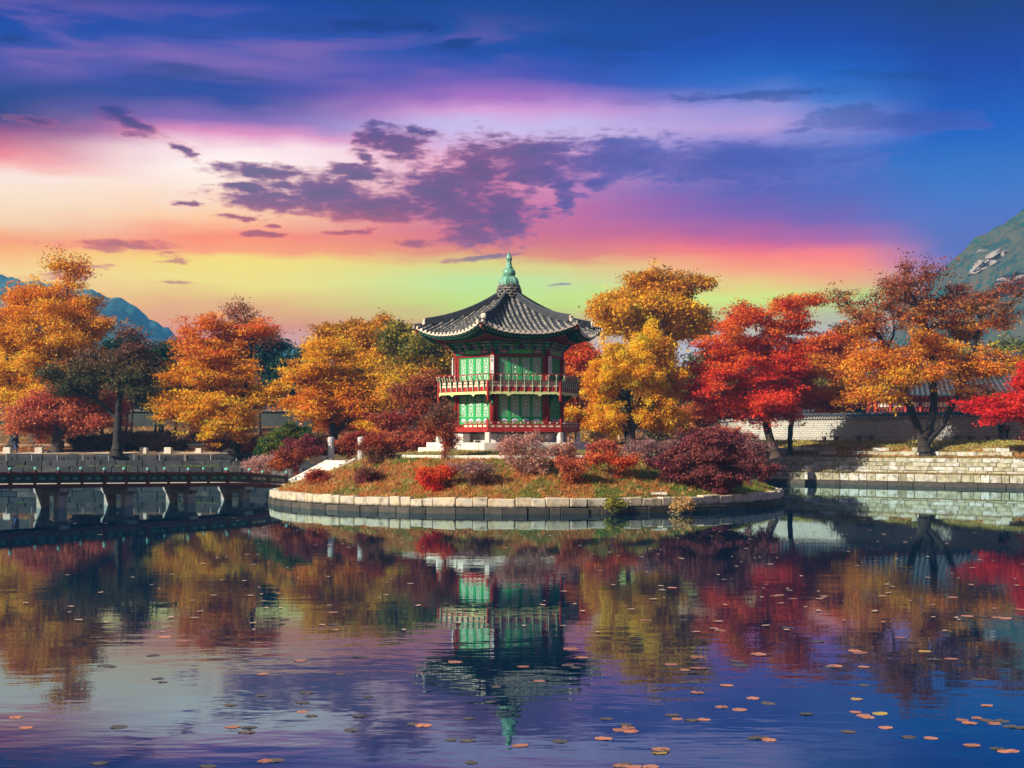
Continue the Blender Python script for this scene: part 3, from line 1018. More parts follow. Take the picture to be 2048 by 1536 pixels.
def door_set(z0, z1, board):
    wd = 0.69
    mb = MB()
    for x in (-wd / 2 + 0.04, wd / 2 - 0.04):
        mb.box((x, 0, (z0 + z1) / 2), (0.08, 0.06, z1 - z0))
    for z, hgt in ((z0 + 0.04, 0.08), (z1 - 0.035, 0.07), (z0 + board, 0.07)):
        mb.box((0, 0, z), (wd - 0.16, 0.058, hgt))
    me = mb.mesh('door', 'green_paint')
    pb = MB()
    pb.box((0, 0.016, (z0 + board + z1) / 2), (wd - 0.16, 0.012, z1 - z0 - board - 0.07))
    paper = pb.mesh('paper_pane', 'paper')
    lb_ = MB()
    a, b = z0 + board + 0.035, z1 - 0.07
    zm = (a + b) / 2
    hh = b - a
    holes = [(0, zm + hh * 0.10, 0.098), (0, zm - hh * 0.10, 0.098)]
    for s in (-1, 1):
        holes += [(s * 0.145, a + hh * 0.90, 0.070), (s * 0.10, a + hh * 0.76, 0.066), (s * 0.145, a + hh * 0.10, 0.070), (s * 0.10, a + hh * 0.24, 0.066)]
    bar_segments(lb_, wd - 0.16, a, b, holes)
    lat = lb_.mesh('lattice', 'green_paint')
    bb = MB()
    bb.box((0, 0.012, z0 + board / 2 + 0.02), (wd - 0.16, 0.03, board - 0.11))
    brd = bb.mesh('lower_board', 'green_paint')
    ob = MB()
    zc = z0 + board / 2 + 0.02
    ob.slab([(0.20 * math.cos(t_) * (1 + 0.12 * math.cos(4 * t_)), -0.012, zc + 0.11 * math.sin(t_)) for t_ in np.linspace(0, 2 * math.pi, 17)[:-1]], (0, 0.01, 0))
    orn = ob.mesh('flower_ornament', 'white_paint')
    o2 = MB()
    for dx in (-0.10, 0.0, 0.10):
        o2.slab([(dx + 0.035 * math.cos(t_), -0.018, zc - 0.02 + 0.05 * math.sin(t_) + 0.02 * abs(math.cos(t_))) for t_ in np.linspace(0, 2 * math.pi, 9)[:-1]], (0, 0.008, 0))
    orn2 = o2.mesh('flower_center', 'blue_paint')
    for k in range(6):
        fr_ = Matrix.Rotation(R(60 * k), 4, 'Z')
        for i in range(4):
            u = (i - 1.5) * 0.70
            d = link('lattice_door', me, pav)
            d.matrix_basis = fr_ @ Matrix.Translation((u, -2.98, 0))
            for nm, me_ in (('paper_pane', paper), ('lattice', lat), ('lower_board', brd), ('flower_ornament', orn), ('flower_center', orn2)):
                link(nm, me_, d)


door_set(4.86, 6.72, 0.46)
door_set(7.10, 9.06, 0.46)
# jambs, sills and heads round the doors
mb = MB()
for z0, z1 in ((4.64, 6.86), (7.06, 9.10)):
    for s in (-1, 1):
        mb.box((s * 1.50, -2.99, (z0 + z1) / 2), (0.17, 0.10, z1 - z0))
rep(mb.build('door_jamb', 'column_red', pav))
mb = MB()
for z, hgt in ((4.75, 0.2), (6.80, 0.13), (9.14, 0.14)):
    mb.box((0, -3.0, z), (3.3, 0.14, hgt))
rep(mb.build('cross_beam', 'column_red', pav))

# painted lintel
mb = MB()
mb.box((0, -3.03, 9.385), (3.36, 0.20, 0.34))
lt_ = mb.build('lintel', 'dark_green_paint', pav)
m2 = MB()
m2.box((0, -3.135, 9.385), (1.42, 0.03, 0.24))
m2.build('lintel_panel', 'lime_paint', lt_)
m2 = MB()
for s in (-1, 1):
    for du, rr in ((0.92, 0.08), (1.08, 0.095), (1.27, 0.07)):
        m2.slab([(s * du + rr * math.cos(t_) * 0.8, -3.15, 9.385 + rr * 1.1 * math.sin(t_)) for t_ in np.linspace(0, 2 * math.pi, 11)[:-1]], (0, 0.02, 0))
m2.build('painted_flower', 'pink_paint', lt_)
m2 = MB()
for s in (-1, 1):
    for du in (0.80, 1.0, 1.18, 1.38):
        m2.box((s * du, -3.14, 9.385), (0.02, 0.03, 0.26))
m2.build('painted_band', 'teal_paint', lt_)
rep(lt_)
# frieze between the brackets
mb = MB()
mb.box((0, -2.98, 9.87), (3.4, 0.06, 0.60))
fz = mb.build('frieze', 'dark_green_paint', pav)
m2 = MB()
for u in (-1.02, 0, 1.02):
    m2.slab([(u + 0.40 * math.cos(t_), -3.05, 9.60 + 0.26 * math.sin(t_)) for t_ in np.linspace(0, math.pi, 12)], (0, 0.04, 0))
m2.build('painted_arch', 'violet_paint', fz)
m2 = MB()
for u in (-1.02, 0, 1.02):
    a = [(u + 0.43 * math.cos(t_), -3.04, 9.60 + 0.29 * math.sin(t_)) for t_ in np.linspace(0.2, math.pi - 0.2, 10)]
    m2.tube(a, 0.014, 4)
m2.build('arch_edge', 'pink_paint', fz)
m2 = MB()
m2.box((0, -3.05, 10.03), (3.0, 0.06, 0.05))
m2.box((0, -3.05, 10.12), (3.0, 0.06, 0.05))
m2.build('frieze_moulding', 'green_paint', fz)
rep(fz)


# brackets: carved wings reaching out under the eaves
def bracket(u, y, ang, size, name='bracket'):
    n_ = Vector((math.sin(ang), -math.cos(ang), 0))
    t_ = Vector((math.cos(ang), math.sin(ang), 0))
    b0 = Vector((u, y, 9.30))
    prof = [(0.0, 0.0), (0.10, 0.02), (0.14, 0.12), (0.10, 0.22), (0.22, 0.30), (0.24, 0.40), (0.36, 0.46), (0.36, 0.58), (0.52, 0.64), (0.50, 0.78), (0.0, 0.86)]
    mb = MB()
    mb.slab([b0 + n_ * (p * size) + Vector((0, 0, z)) - t_ * 0.05 for p, z in prof], t_ * 0.10)
    o = mb.build(name, 'dark_green_paint', pav)
    m2 = MB()
    m2.tube([b0 + n_ * (p * size + 0.015) + Vector((0, 0, z)) for p, z in prof[1:10]], 0.024, 5)
    m2.build('carved_edge', 'pink_paint', o)
    for s in (-1, 1):
        m3 = MB()
        for j, zz_ in enumerate((0.30, 0.48, 0.66)):
            L2 = 0.22 + 0.13 * j
            m3.box(b0 + n_ * (0.10 + 0.1 * j) + t_ * s * L2 / 2 + Vector((0, 0, zz_)), (L2, 0.09, 0.10), (t_, n_, Vector((0, 0, 1))))
        m3.build('bracket_arm', 'green_paint' if s > 0 else 'teal_paint', o)
    return o


rep(bracket(cx_, cy_, R(-30), 1.25, 'corner_bracket'))
rep(bracket(-0.51, -3.04, 0, 0.75))
rep(bracket(0.51, -3.04, 0, 0.75))
rep(bracket(-1.25, -3.04, 0, 0.7))
rep(bracket(1.25, -3.04, 0, 0.7))

# ---- roof
AE, AT, ZE, ZT = 5.15, 0.55, 10.42, 13.05


def ap(t):
    return AE + (AT - AE) * t


def roof_pt(u, t):
    """point of face 0 at offset u from its middle line and height parameter t"""
    wd = ap(t) * T30
    s = min(1.0, abs(u) / wd)
    z = ZE + (ZT - ZE) * (0.60 * t + 0.40 * t * t) + 0.66 * s ** 2.6 * (1 - t) ** 1.7
    ext = 0.16 * s ** 3 * (1 - t) ** 2
    return Vector((u * (1 + ext * 0.2), -(ap(t) + ext), z))


def grid_surface(mb, f, nu, nv):
    n = len(mb.v)
    vs_ = [f(i / nu, j / nv) for i in range(nu + 1) for j in range(nv + 1)]
    mb.add(vs_, [(i * (nv + 1) + j, (i + 1) * (nv + 1) + j, (i + 1) * (nv + 1) + j + 1, i * (nv + 1) + j + 1) for i in range(nu) for j in range(nv)])


mb = MB()
grid_surface(mb, lambda a, t: roof_pt((a * 2 - 1) * ap(t) * T30, t), 16, 10)
face = mb.build('roof_face', 'tile_dark', pav)
NROW = 17
for i in range(NROW):
    u = (i - (NROW - 1) / 2) * 0.345
    tmax = min(0.97, 1 - (abs(u) + 0.08 - AT * T30) / ((AE - AT) * T30)) if abs(u) > 0.2 else 0.97
    nseg = max(2, int(tmax * 5.9 / 0.34))
    mb = MB()
    vs_, fs = [], []
    m_ = 0
    for k in range(nseg):
        for q, rad in ((k, 0.103), (k + 0.96, 0.086)):
            t_ = tmax * min(1, q / nseg) - (0.012 if q == 0 else 0)
            p = roof_pt(u, max(t_, 0)) + (Vector((0, -0.04, -0.01)) if q == 0 else Vector((0, 0, 0)))
            for a in np.linspace(0, math.pi, 6):
                vs_.append(p + Vector((math.cos(a) * rad, 0, math.sin(a) * rad * 1.15 + 0.005)))
            m_ += 1
    for k in range(m_ - 1):
        for j in range(5):
            fs.append((k * 6 + j, k * 6 + j + 1, k * 6 + 7 + j, k * 6 + 6 + j))
    mb.add(vs_, fs)
    tr_ = mb.build('tile_row', 'tile_grey', face)
mb = MB()
for i in range(NROW):
    u = (i - (NROW - 1) / 2) * 0.345
    p = roof_pt(u, 0) + Vector((0, -0.055, 0.02))
    mb.slab([p + Vector((0.105 * math.cos(a), 0, 0.11 * math.sin(a))) for a in np.linspace(0, 2 * math.pi, 11)[:-1]], (0, 0.035, 0))
tag(mb.build('eave_tile_end', 'tile_end', face), kind='stuff')
mb = MB()
for i in range(NROW + 1):
    u = (i - NROW / 2) * 0.345
    if abs(u) > 2.95:
        continue
    p = roof_pt(u, 0) + Vector((0, -0.04, -0.005))
    mb.slab([p + Vector((0.12 * math.cos(a), 0, 0.10 * math.sin(a))) for a in np.linspace(math.pi, 2 * math.pi, 7)], (0, 0.03, 0))
tag(mb.build('drip_tile', 'tile_end', face), kind='stuff')
# underside: fascia, two tiers of rafters, soffit
mb = MB()


def under(a, d, dz):
    """eave curve moved inwards by d and down by dz"""
    u = (a * 2 - 1) * AE * T30
    p = roof_pt(u, 0)
    k = (AE - d) / AE
    return Vector((p.x * k, p.y * k, p.z - dz - 0.5 * d * max(0, (p.z - ZE))))


for d0, z0, z1 in ((0.03, 0.03, 0.19),):
    n = 20
    for i in range(n):
        a, b = i / n, (i + 1) / n
        mb.hexa([under(a, d0, z1), under(b, d0, z1), under(b, d0 + 0.07, z1), under(a, d0 + 0.07, z1), under(a, d0, z0), under(b, d0, z0), under(b, d0 + 0.07, z0), under(a, d0 + 0.07, z0)])
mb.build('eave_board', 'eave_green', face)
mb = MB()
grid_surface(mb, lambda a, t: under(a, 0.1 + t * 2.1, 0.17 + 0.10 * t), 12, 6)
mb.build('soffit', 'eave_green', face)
mb, tips, mb2, tips2 = MB(), MB(), MB(), MB()
NR = 27
for i in range(NR):
    a = (i + 0.5) / NR
    p0, p1 = under(a, 0.22, 0.25), under(a, 1.1, 0.26)
    mb.tube([p0, p1], 0.045, 4)
    tips.box(p0 + Vector((0, -0.015, 0)), (0.075, 0.03, 0.075))
    p0, p1 = under(a, 0.92, 0.36), under(a, 2.1, 0.34)
    mb2.tube([p0, p1], 0.06, 6)
    tips2.slab([p0 + Vector((0.06 * math.cos(t_), -0.02, 0.06 * math.sin(t_))) for t_ in np.linspace(0, 2 * math.pi, 9)[:-1]], (0, 0.02, 0))
tag(mb.build('flying_rafters', 'dark_green_paint', face), kind='stuff')
tag(tips.build('flying_rafter_tips', 'teal_paint', face), kind='stuff')
tag(mb2.build('rafters', 'column_red', face), kind='stuff')
tag(tips2.build('rafter_tips', 'pink_paint', face), kind='stuff')
mb = MB()
n = 20
for i in range(n):
    a, b = i / n, (i + 1) / n
    mb.hexa([under(a, 0.80, 0.38), under(b, 0.80, 0.38), under(b, 0.86, 0.38), under(a, 0.86, 0.38), under(a, 0.80, 0.27), under(b, 0.80, 0.27), under(b, 0.86, 0.27), under(a, 0.86, 0.27)])
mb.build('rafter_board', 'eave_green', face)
rep(face)

# hip ridges
def hip(t):
    p = roof_pt(-ap(t) * T30, t)
    return p


mb = MB()
hd = Vector((-0.5, -C30, 0))
hp = Vector((C30, -0.5, 0))
ts = np.linspace(0.98, 0.12, 12)
lay = [(0.17, 0.0, 0.15), (0.135, 0.15, 0.24), (0.10, 0.24, 0.32)]
for wd, z0, z1 in lay:
    for i in range(len(ts) - 1):
        a, b = hip(ts[i]), hip(ts[i + 1])
        Z = Vector((0, 0, 1))
        k0 = 1 + 0.25 * (1 - ts[i])
        k1 = 1 + 0.25 * (1 - ts[i + 1])
        mb.hexa([a - hp * wd + Z * z0, b - hp * wd + Z * z0, b + hp * wd + Z * z0, a + hp * wd + Z * z0, a - hp * wd + Z * z1 * k0, b - hp * wd + Z * z1 * k1, b + hp * wd + Z * z1 * k1, a + hp * wd + Z * z1 * k0])
mb.tube([hip(t_) + Vector((0, 0, 0.33 * (1 + 0.25 * (1 - t_)))) for t_ in ts], 0.075, 8)
mb.tube([hip(t_) + Vector((0, 0, 0.06)) for t_ in (0.13, 0.06, 0.0, -0.02)], 0.10, 8)
hr = mb.build('hip_ridge', 'tile_dark', pav)
m2 = MB()
pe = hip(0.105)
m2.rough_box(pe + Vector((0, 0, 0.22)), (0.34, 0.14, 0.40), (hp, hd, Vector((0, 0, 1))), rng, 0.06, 0.02)
m2.rough_box(pe + hd * 0.08 + Vector((0, 0, 0.10)), (0.24, 0.12, 0.22), (hp, hd, Vector((0, 0, 1))), rng, 0.04, 0.02)
m2.build('ridge_end_tile', 'tile_end', hr)
m2 = MB()
for j in (-1, 0, 1):
    p = hip(0) + hp * 0.14 * j + hd * 0.05 + Vector((0, 0, 0.05 - 0.05 * abs(j)))
    m2.tube([p, p + hd * 0.04], 0.09, 9)
m2.build('corner_tile_end', 'tile_end', hr)
m2 = MB()
m2.tube([hip(0.0) + Vector((0, 0, -0.30)) - hd * 0.05, hip(0.15) + Vector((0, 0, -0.52)), Vector((cx_, cy_, 10.0))], [0.09, 0.11, 0.12], 6)
m2.build('hip_rafter', 'column_red', hr)
rep(hr)

# finial
fin = MB()
for j, (rad, z) in enumerate(((0.80, 12.98), (0.86, 13.14), (0.82, 13.32), (0.78, 13.50), (0.70, 13.66))):
    fin.lathe((0, 0, 0), [(rad * 0.86, z), (rad * 0.86, z + 0.20)], 12)
    n = 12
    for k in range(n):
        a = 2 * math.pi * (k + 0.5 * (j % 2)) / n
        d = Vector((math.cos(a), math.sin(a), 0))
        tt = Vector((-d.y, d.x, 0))
        c = d * rad * 0.92 + Vector((0, 0, z + 0.11))
        fin.tube([c - tt * 0.20 + Vector((0, 0, 0.055)), c - tt * 0.08 - Vector((0, 0, 0.03)), c + tt * 0.08 - Vector((0, 0, 0.03)), c + tt * 0.20 + Vector((0, 0, 0.055))], [0.05, 0.065, 0.065, 0.05], 6)
fn = fin.build('tile_collar', 'tile_grey', pav)
fo = MB()
hexrot = R(-30)
fo.lathe((0, 0, 0), [(0.60, 13.74), (0.655, 13.90), (0.66, 14.05), (0.58, 14.25), (0.42, 14.40)], 6, 0.0)
fd = fo.build('finial', 'patina', pav)
for nm, prof, n_ in (('finial_bulb', [(0.36, 14.40), (0.38, 14.46), (0.43, 14.54), (0.44, 14.64), (0.40, 14.76), (0.30, 14.87)], 12),
                     ('finial_neck', [(0.24, 14.87), (0.27, 14.91), (0.24, 14.96), (0.26, 15.0), (0.20, 15.04), (0.165, 15.25), (0.155, 15.38), (0.20, 15.52), (0.225, 15.56)], 12),
                     ('finial_spike', [(0.225, 15.56), (0.19, 15.62), (0.12, 15.78), (0.045, 15.92), (0.03, 15.98), (0.008, 16.06)], 12)):
    q = MB()
    q.lathe((0, 0, 0), prof, n_)
    q.build(nm, 'patina', fd, smooth=(nm != 'finial_spike'))

# ---- upper balcony
HB = 2.275
AB = 3.94
mb = MB()
mb.lathe((0, 0, 0), [(4.42, 6.98), (4.42, 7.07)], 6, 0.0)
mb.build('balcony_floor', 'dark_wood', pav)
mb = MB()
mb.box((0, -AB, 7.0), (2 * HB, 0.12, 0.26))
rep(mb.build('balcony_beam', 'red_paint', pav))
mb = MB()
for z, hgt in ((7.15, 0.04), (7.345, 0.04), (7.53, 0.06)):
    mb.box((0, -AB - 0.01, z), (2 * HB, 0.10, hgt))
rl = mb.build('balcony_rail', 'red_paint', pav)
m2 = MB()
for z0, z1 in ((7.17, 7.325), (7.365, 7.50)):
    m2.box((0, -AB - 0.015, (z0 + z1) / 2), (2 * HB - 0.06, 0.03, z1 - z0))
m2.build('cream_board', 'cream_paint', rl)
m2 = MB()
m2.tube([(-2.42, -4.19, 7.93), (0, -4.16, 7.90), (2.42, -4.19, 7.93)], 0.030, 6)
m2.build('handrail', 'red_paint', rl)
rep(rl)
bprof = [(3.985, 6.90, 0.045), (4.0, 7.12, 0.05), (4.01, 7.22, 0.032), (4.02, 7.34, 0.05), (4.03, 7.50, 0.085), (4.05, 7.58, 0.075), (4.10, 7.70, 0.025), (4.155, 7.84, 0.022)]
for i in range(9):
    u = (i - 4) * 0.505
    mb = MB()
    for (a0, z0, w0), (a1, z1, w1) in zip(bprof[:-1], bprof[1:]):
        mb.hexa([(u - w0, -a0 - 0.05, z0), (u + w0, -a0 - 0.05, z0), (u + w0, -a0, z0), (u - w0, -a0, z0), (u - w1, -a1 - 0.05, z1), (u + w1, -a1 - 0.05, z1), (u + w1, -a1, z1), (u - w1, -a1, z1)])
    o = mb.build('baluster', 'dark_green_paint', pav)
    m2 = MB()
    for (a0, z0, w0), (a1, z1, w1) in zip(bprof[:-1], bprof[1:]):
        m2.hexa([(u - 0.016, -a0 - 0.075, z0), (u + 0.016, -a0 - 0.075, z0), (u + 0.016, -a0 - 0.05, z0), (u - 0.016, -a0 - 0.05, z0), (u - 0.016, -a1 - 0.075, z1), (u + 0.016, -a1 - 0.075, z1), (u + 0.016, -a1 - 0.05, z1), (u - 0.016, -a1 - 0.05, z1)])
    m2.lathe((u, -4.18, 7.80), [(0.02, 0.0), (0.06, 0.03), (0.07, 0.06), (0.045, 0.075)], 6)
    m2.build('baluster_edge', 'cream_paint', o)
    rep(o)
mb = MB()
pts = [(-HB, 6.87)]
n = 96
for i in range(n + 1):
    x = -HB + 2 * HB * i / n
    z = 6.735 - 0.03 * abs(math.sin(math.pi * 16 * i / n))
    for c in (-HB / 2.3, HB / 2.3, -HB, HB):
        z -= max(0.0, 0.13 * (1 - abs(x - c) / 0.22))
    pts.append((x, z))
pts.append((HB, 6.87))
for (xa, za), (xb, zb) in zip(pts[1:-2], pts[2:-1]):
    mb.hexa([(xa, -AB - 0.065, za), (xb, -AB - 0.065, zb), (xb, -AB - 0.035, zb), (xa, -AB - 0.035, za), (xa, -AB - 0.065, 6.875), (xb, -AB - 0.065, 6.875), (xb, -AB - 0.035, 6.875), (xa, -AB - 0.035, 6.875)])
rep(mb.build('scalloped_fringe', 'fringe_paint', pav))
mb = MB()
cq = Vector((-HB, -AB, 0)) * 1.012
mb.lathe(cq, [(0.02, 6.26), (0.07, 6.30), (0.075, 6.36), (0.045, 6.40), (0.08, 6.44), (0.08, 7.56)], 8)
rep(mb.build('corner_post', 'red_paint', pav))
mb = MB()
b0 = Vector((cx_, cy_, 0))
mb.slab([b0 + hd * p + Vector((0, 0, z)) - hp * 0.05 for p, z in ((0.1, 6.0), (0.22, 6.05), (0.3, 6.2), (0.26, 6.32), (0.45, 6.45), (0.55, 6.6), (0.8, 6.85), (0.1, 6.86))], hp * 0.10)
rep(mb.build('balcony_bracket', 'dark_green_paint', pav))
mb = MB()
for u in (-1.0, 0, 1.0):
    mb.box((u, -3.45, 6.90), (0.14, 1.0, 0.14))
rep(mb.build('balcony_joist', 'dark_red_paint', pav))

# ---- lower deck
AD = 4.03
HD = 2.325
mb = MB()
mb.lathe((0, 0, 0), [(4.52, 4.50), (4.52, 4.60)], 6, 0.0)
mb.build('deck_floor', 'dark_wood', pav)
mb = MB()
mb.box((0, -AD, 4.51), (2 * HD, 0.14, 0.26))
rep(mb.build('deck_beam', 'red_paint', pav))


def deck_rail(u0, u1, k):
    n = max(2, int(round((u1 - u0) / 0.47)))
    mb = MB()
    um = (u0 + u1) / 2
    for z, hgt in ((4.665, 0.045), (4.87, 0.06), (5.00, 0.055)):
        mb.box((um, -AD - 0.01, z), (u1 - u0, 0.09, hgt))
    for i in range(n + 1):
        mb.box((u0 + (u1 - u0) * i / n, -AD - 0.013, 4.765), (0.07, 0.085, 0.155))
    o = mb.build('deck_rail', 'red_paint', pav)
    m2 = MB()
    m2.box((um, -AD - 0.002, 4.765), (u1 - u0 - 0.02, 0.02, 0.15))
    m2.build('cream_board', 'cream_paint', o)
    m2 = MB()
    for i in range(n):
        x = u0 + (u1 - u0) * (i + 0.5) / n
        m2.lathe((x, -AD - 0.01, 4.90), [(0.03, 0), (0.07, 0.035), (0.06, 0.07)], 8)
    m2.build('rail_knob', 'white_paint', o)
    o.rotation_euler = (0, 0, R(60 * k))


for k in range(5):
    deck_rail(-HD, HD, k)
deck_rail(0.15, HD, 5)
deck_rail(-HD, -1.35, 5)
mb = MB()
mb.box(Vector((-HD, -AD, 4.80)) * 1.0, (0.13, 0.13, 0.70), (hp, hd, Vector((0, 0, 1))))
mb.lathe((-HD, -AD, 5.15), [(0.05, 0), (0.07, 0.04), (0.02, 0.09)], 8)
rep(mb.build('deck_post', 'red_paint', pav))
mb = MB()
q = Vector((-HD, -AD, 0)) * 0.985
mb.rough_box(q + Vector((0, 0, 4.04)), (0.30, 0.30, 0.66), (hp, hd, Vector((0, 0, 1))), rng, 0.03, 0.01)
rep(mb.build('stone_post', 'granite', pav))
mb = MB()
mb.rough_box(Vector((cx_, cy_, 4.0)), (0.6, 0.6, 0.7), (hp, hd, Vector((0, 0, 1))), rng, 0.06, 0.02)
rep(mb.build('column_base', 'granite_grey', pav))
mb = MB()
for i in range(3):
    mb.rough_box((-1.1 + 1.1 * i, -3.0, 4.0), (1.06, 0.34, 0.60), ((1, 0, 0), (0, 1, 0), (0, 0, 1)), rng, 0.03, 0.01)
rep(mb.build('plinth_stones', 'granite_grey', pav))

# name boards on the columns, with brushed signs
def strokes(mb, cz, kind):
    S = {0: [(-0.05, 0.03, 0.05, 0.03), (0, 0.06, 0, -0.05), (-0.045, -0.05, 0.05, -0.05), (-0.03, 0.0, 0.03, 0.0)],
         1: [(-0.05, 0.05, 0.05, 0.05), (-0.03, 0.05, -0.03, -0.05), (0.03, 0.05, 0.03, -0.05), (-0.05, 0.0, 0.05, 0.0), (-0.05, -0.05, 0.05, -0.05)],
         2: [(0, 0.06, -0.05, -0.05), (0, 0.02, 0.05, -0.05), (-0.05, 0.02, 0.05, 0.02)]}[kind]
    for x0, z0, x1, z1 in S:
        d = Vector((x1 - x0, 0, z1 - z0))
        L2 = d.length
        d.normalize()
        mb.box(Vector(((x0 + x1) / 2, -0.026, cz + (z0 + z1) / 2)), (L2, 0.008, 0.018), (d, Vector((0, 1, 0)), d.cross(Vector((0, 1, 0)))))


for k, marks in enumerate(([(0.46, 0), (0.25, 1), (-0.42, 2)], [(0.45, 0), (0.27, 1), (0.09, 2), (-0.09, 1), (-0.27, 0), (-0.45, 2)], [(0.45, 1), (0.2, 2)], [(0.45, 0), (0.2, 2)], [(0.45, 2), (0.2, 0)], [(0.45, 1), (0.2, 0)])):
    bm_ = MB()
    bm_.box((0, 0, 0), (0.21, 0.04, 1.12))
    o = bm_.build('name_board', 'white_paint', pav)
    a = R(-30 + 60 * k)
    o.matrix_basis = Matrix.Translation((math.sin(a) * 3.70, -math.cos(a) * 3.70, 8.56)) @ Matrix.Rotation(a + R(16 if k == 0 else (-14 if k == 1 else 0)), 4, 'Z')
    m2 = MB()
    for cz, kd in marks:
        strokes(m2, cz, kd)
    m2.build('lettering', 'ink', o)

# stone podium below the pavilion
pod = thing('stone_podium', 'pale granite podium of large blocks under the pavilion', 'podium', PAV, R(13.7))
mb = MB()
mb.lathe((0, 0, 0), [(5.0, 3.0), (5.0, 3.71)], 6, 0.0)
mb.build('podium_core', 'granite', pod)
for k in range(6):
    u = -2.70
    while u < 2.65:
        wd = min(rng.uniform(0.9, 1.9), 2.70 - u)
        if 2.70 - u - wd < 0.4:
            wd = 2.70 - u
        c = Vector((u + wd / 2, -4.42, 3.38))
        mb = MB(c)
        mb.rough_box(c, (wd - 0.015, 0.52, 0.70), ((1, 0, 0), (0, 1, 0), (0, 0, 1)), rng, 0.025, 0.008)
        o = mb.build('stone', 'granite', pod)
        o.matrix_basis = Matrix.Rotation(R(60 * k), 4, 'Z') @ Matrix.Translation(c)
        u += wd
# granite steps on the left face
st = thing('podium_steps', 'pale granite steps against the left side of the podium', 'steps', PAV, R(13.7))
for i, (u, d, w_, dp, z0, z1) in enumerate(((-1.1, 5.15, 2.6, 0.9, 3.0, 3.42), (-1.1, 4.78, 2.0, 0.2, 3.42, 3.66), (-0.9, 4.22, 1.5, 0.35, 3.73, 4.0), (-0.7, 4.05, 1.3, 0.3, 4.0, 4.28), (0.35, 4.2, 0.5, 0.6, 3.73, 4.25))):
    c = Vector((u, -d, (z0 + z1) / 2))
    mb = MB(c)
    mb.rough_box(c, (w_, dp, z1 - z0), ((1, 0, 0), (0, 1, 0), (0, 0, 1)), rng, 0.02, 0.006)
    o = mb.build('step', 'granite', st)
    o.matrix_basis = Matrix.Rotation(R(-60), 4, 'Z') @ Matrix.Translation(c)

# ------------------------------------------------------------------ wooden bridge
BD = Vector((0.64, 0.768, 0)).normalized()
BN = Vector((-BD.y, BD.x, 0))
BP = Vector((-27.6, 77.0, 0))
BW = 2.4
ZT_ = [(-40, 2.2), (-12, 2.16), (0, 2.08), (3, 2.03), (6, 1.98), (9, 1.92), (12, 1.87), (15, 1.82), (16.8, 1.76), (19.9, 1.53)]


def bz(t_):
    return float(np.interp(t_, [a for a, b in ZT_], [b for a, b in ZT_]))


def bp(t_, side, dz):
    p = BP + BD * t_ + BN * (BW * side)
    p.z = bz(t_) + dz
    return p


br = thing('wooden_bridge', 'long dark red wooden footbridge with green panels on stone piers', 'bridge', BP)
posts = [-21, -18, -15, -12, -9, -6, -3, 0, 3, 6, 9, 12, 15, 16.8, 19.9]


def beam(mb, t0, t1, side, z0, z1, th, n_off=0.0):
    a0, a1 = bp(t0, side, z0), bp(t1, side, z0)
    b0, b1 = bp(t0, side, z1), bp(t1, side, z1)
    o0, o1 = BN * (n_off - th / 2), BN * (n_off + th / 2)
    mb.hexa([a0 + o0, a1 + o0, a1 + o1, a0 + o1, b0 + o0, b1 + o0, b1 + o1, b0 + o1])


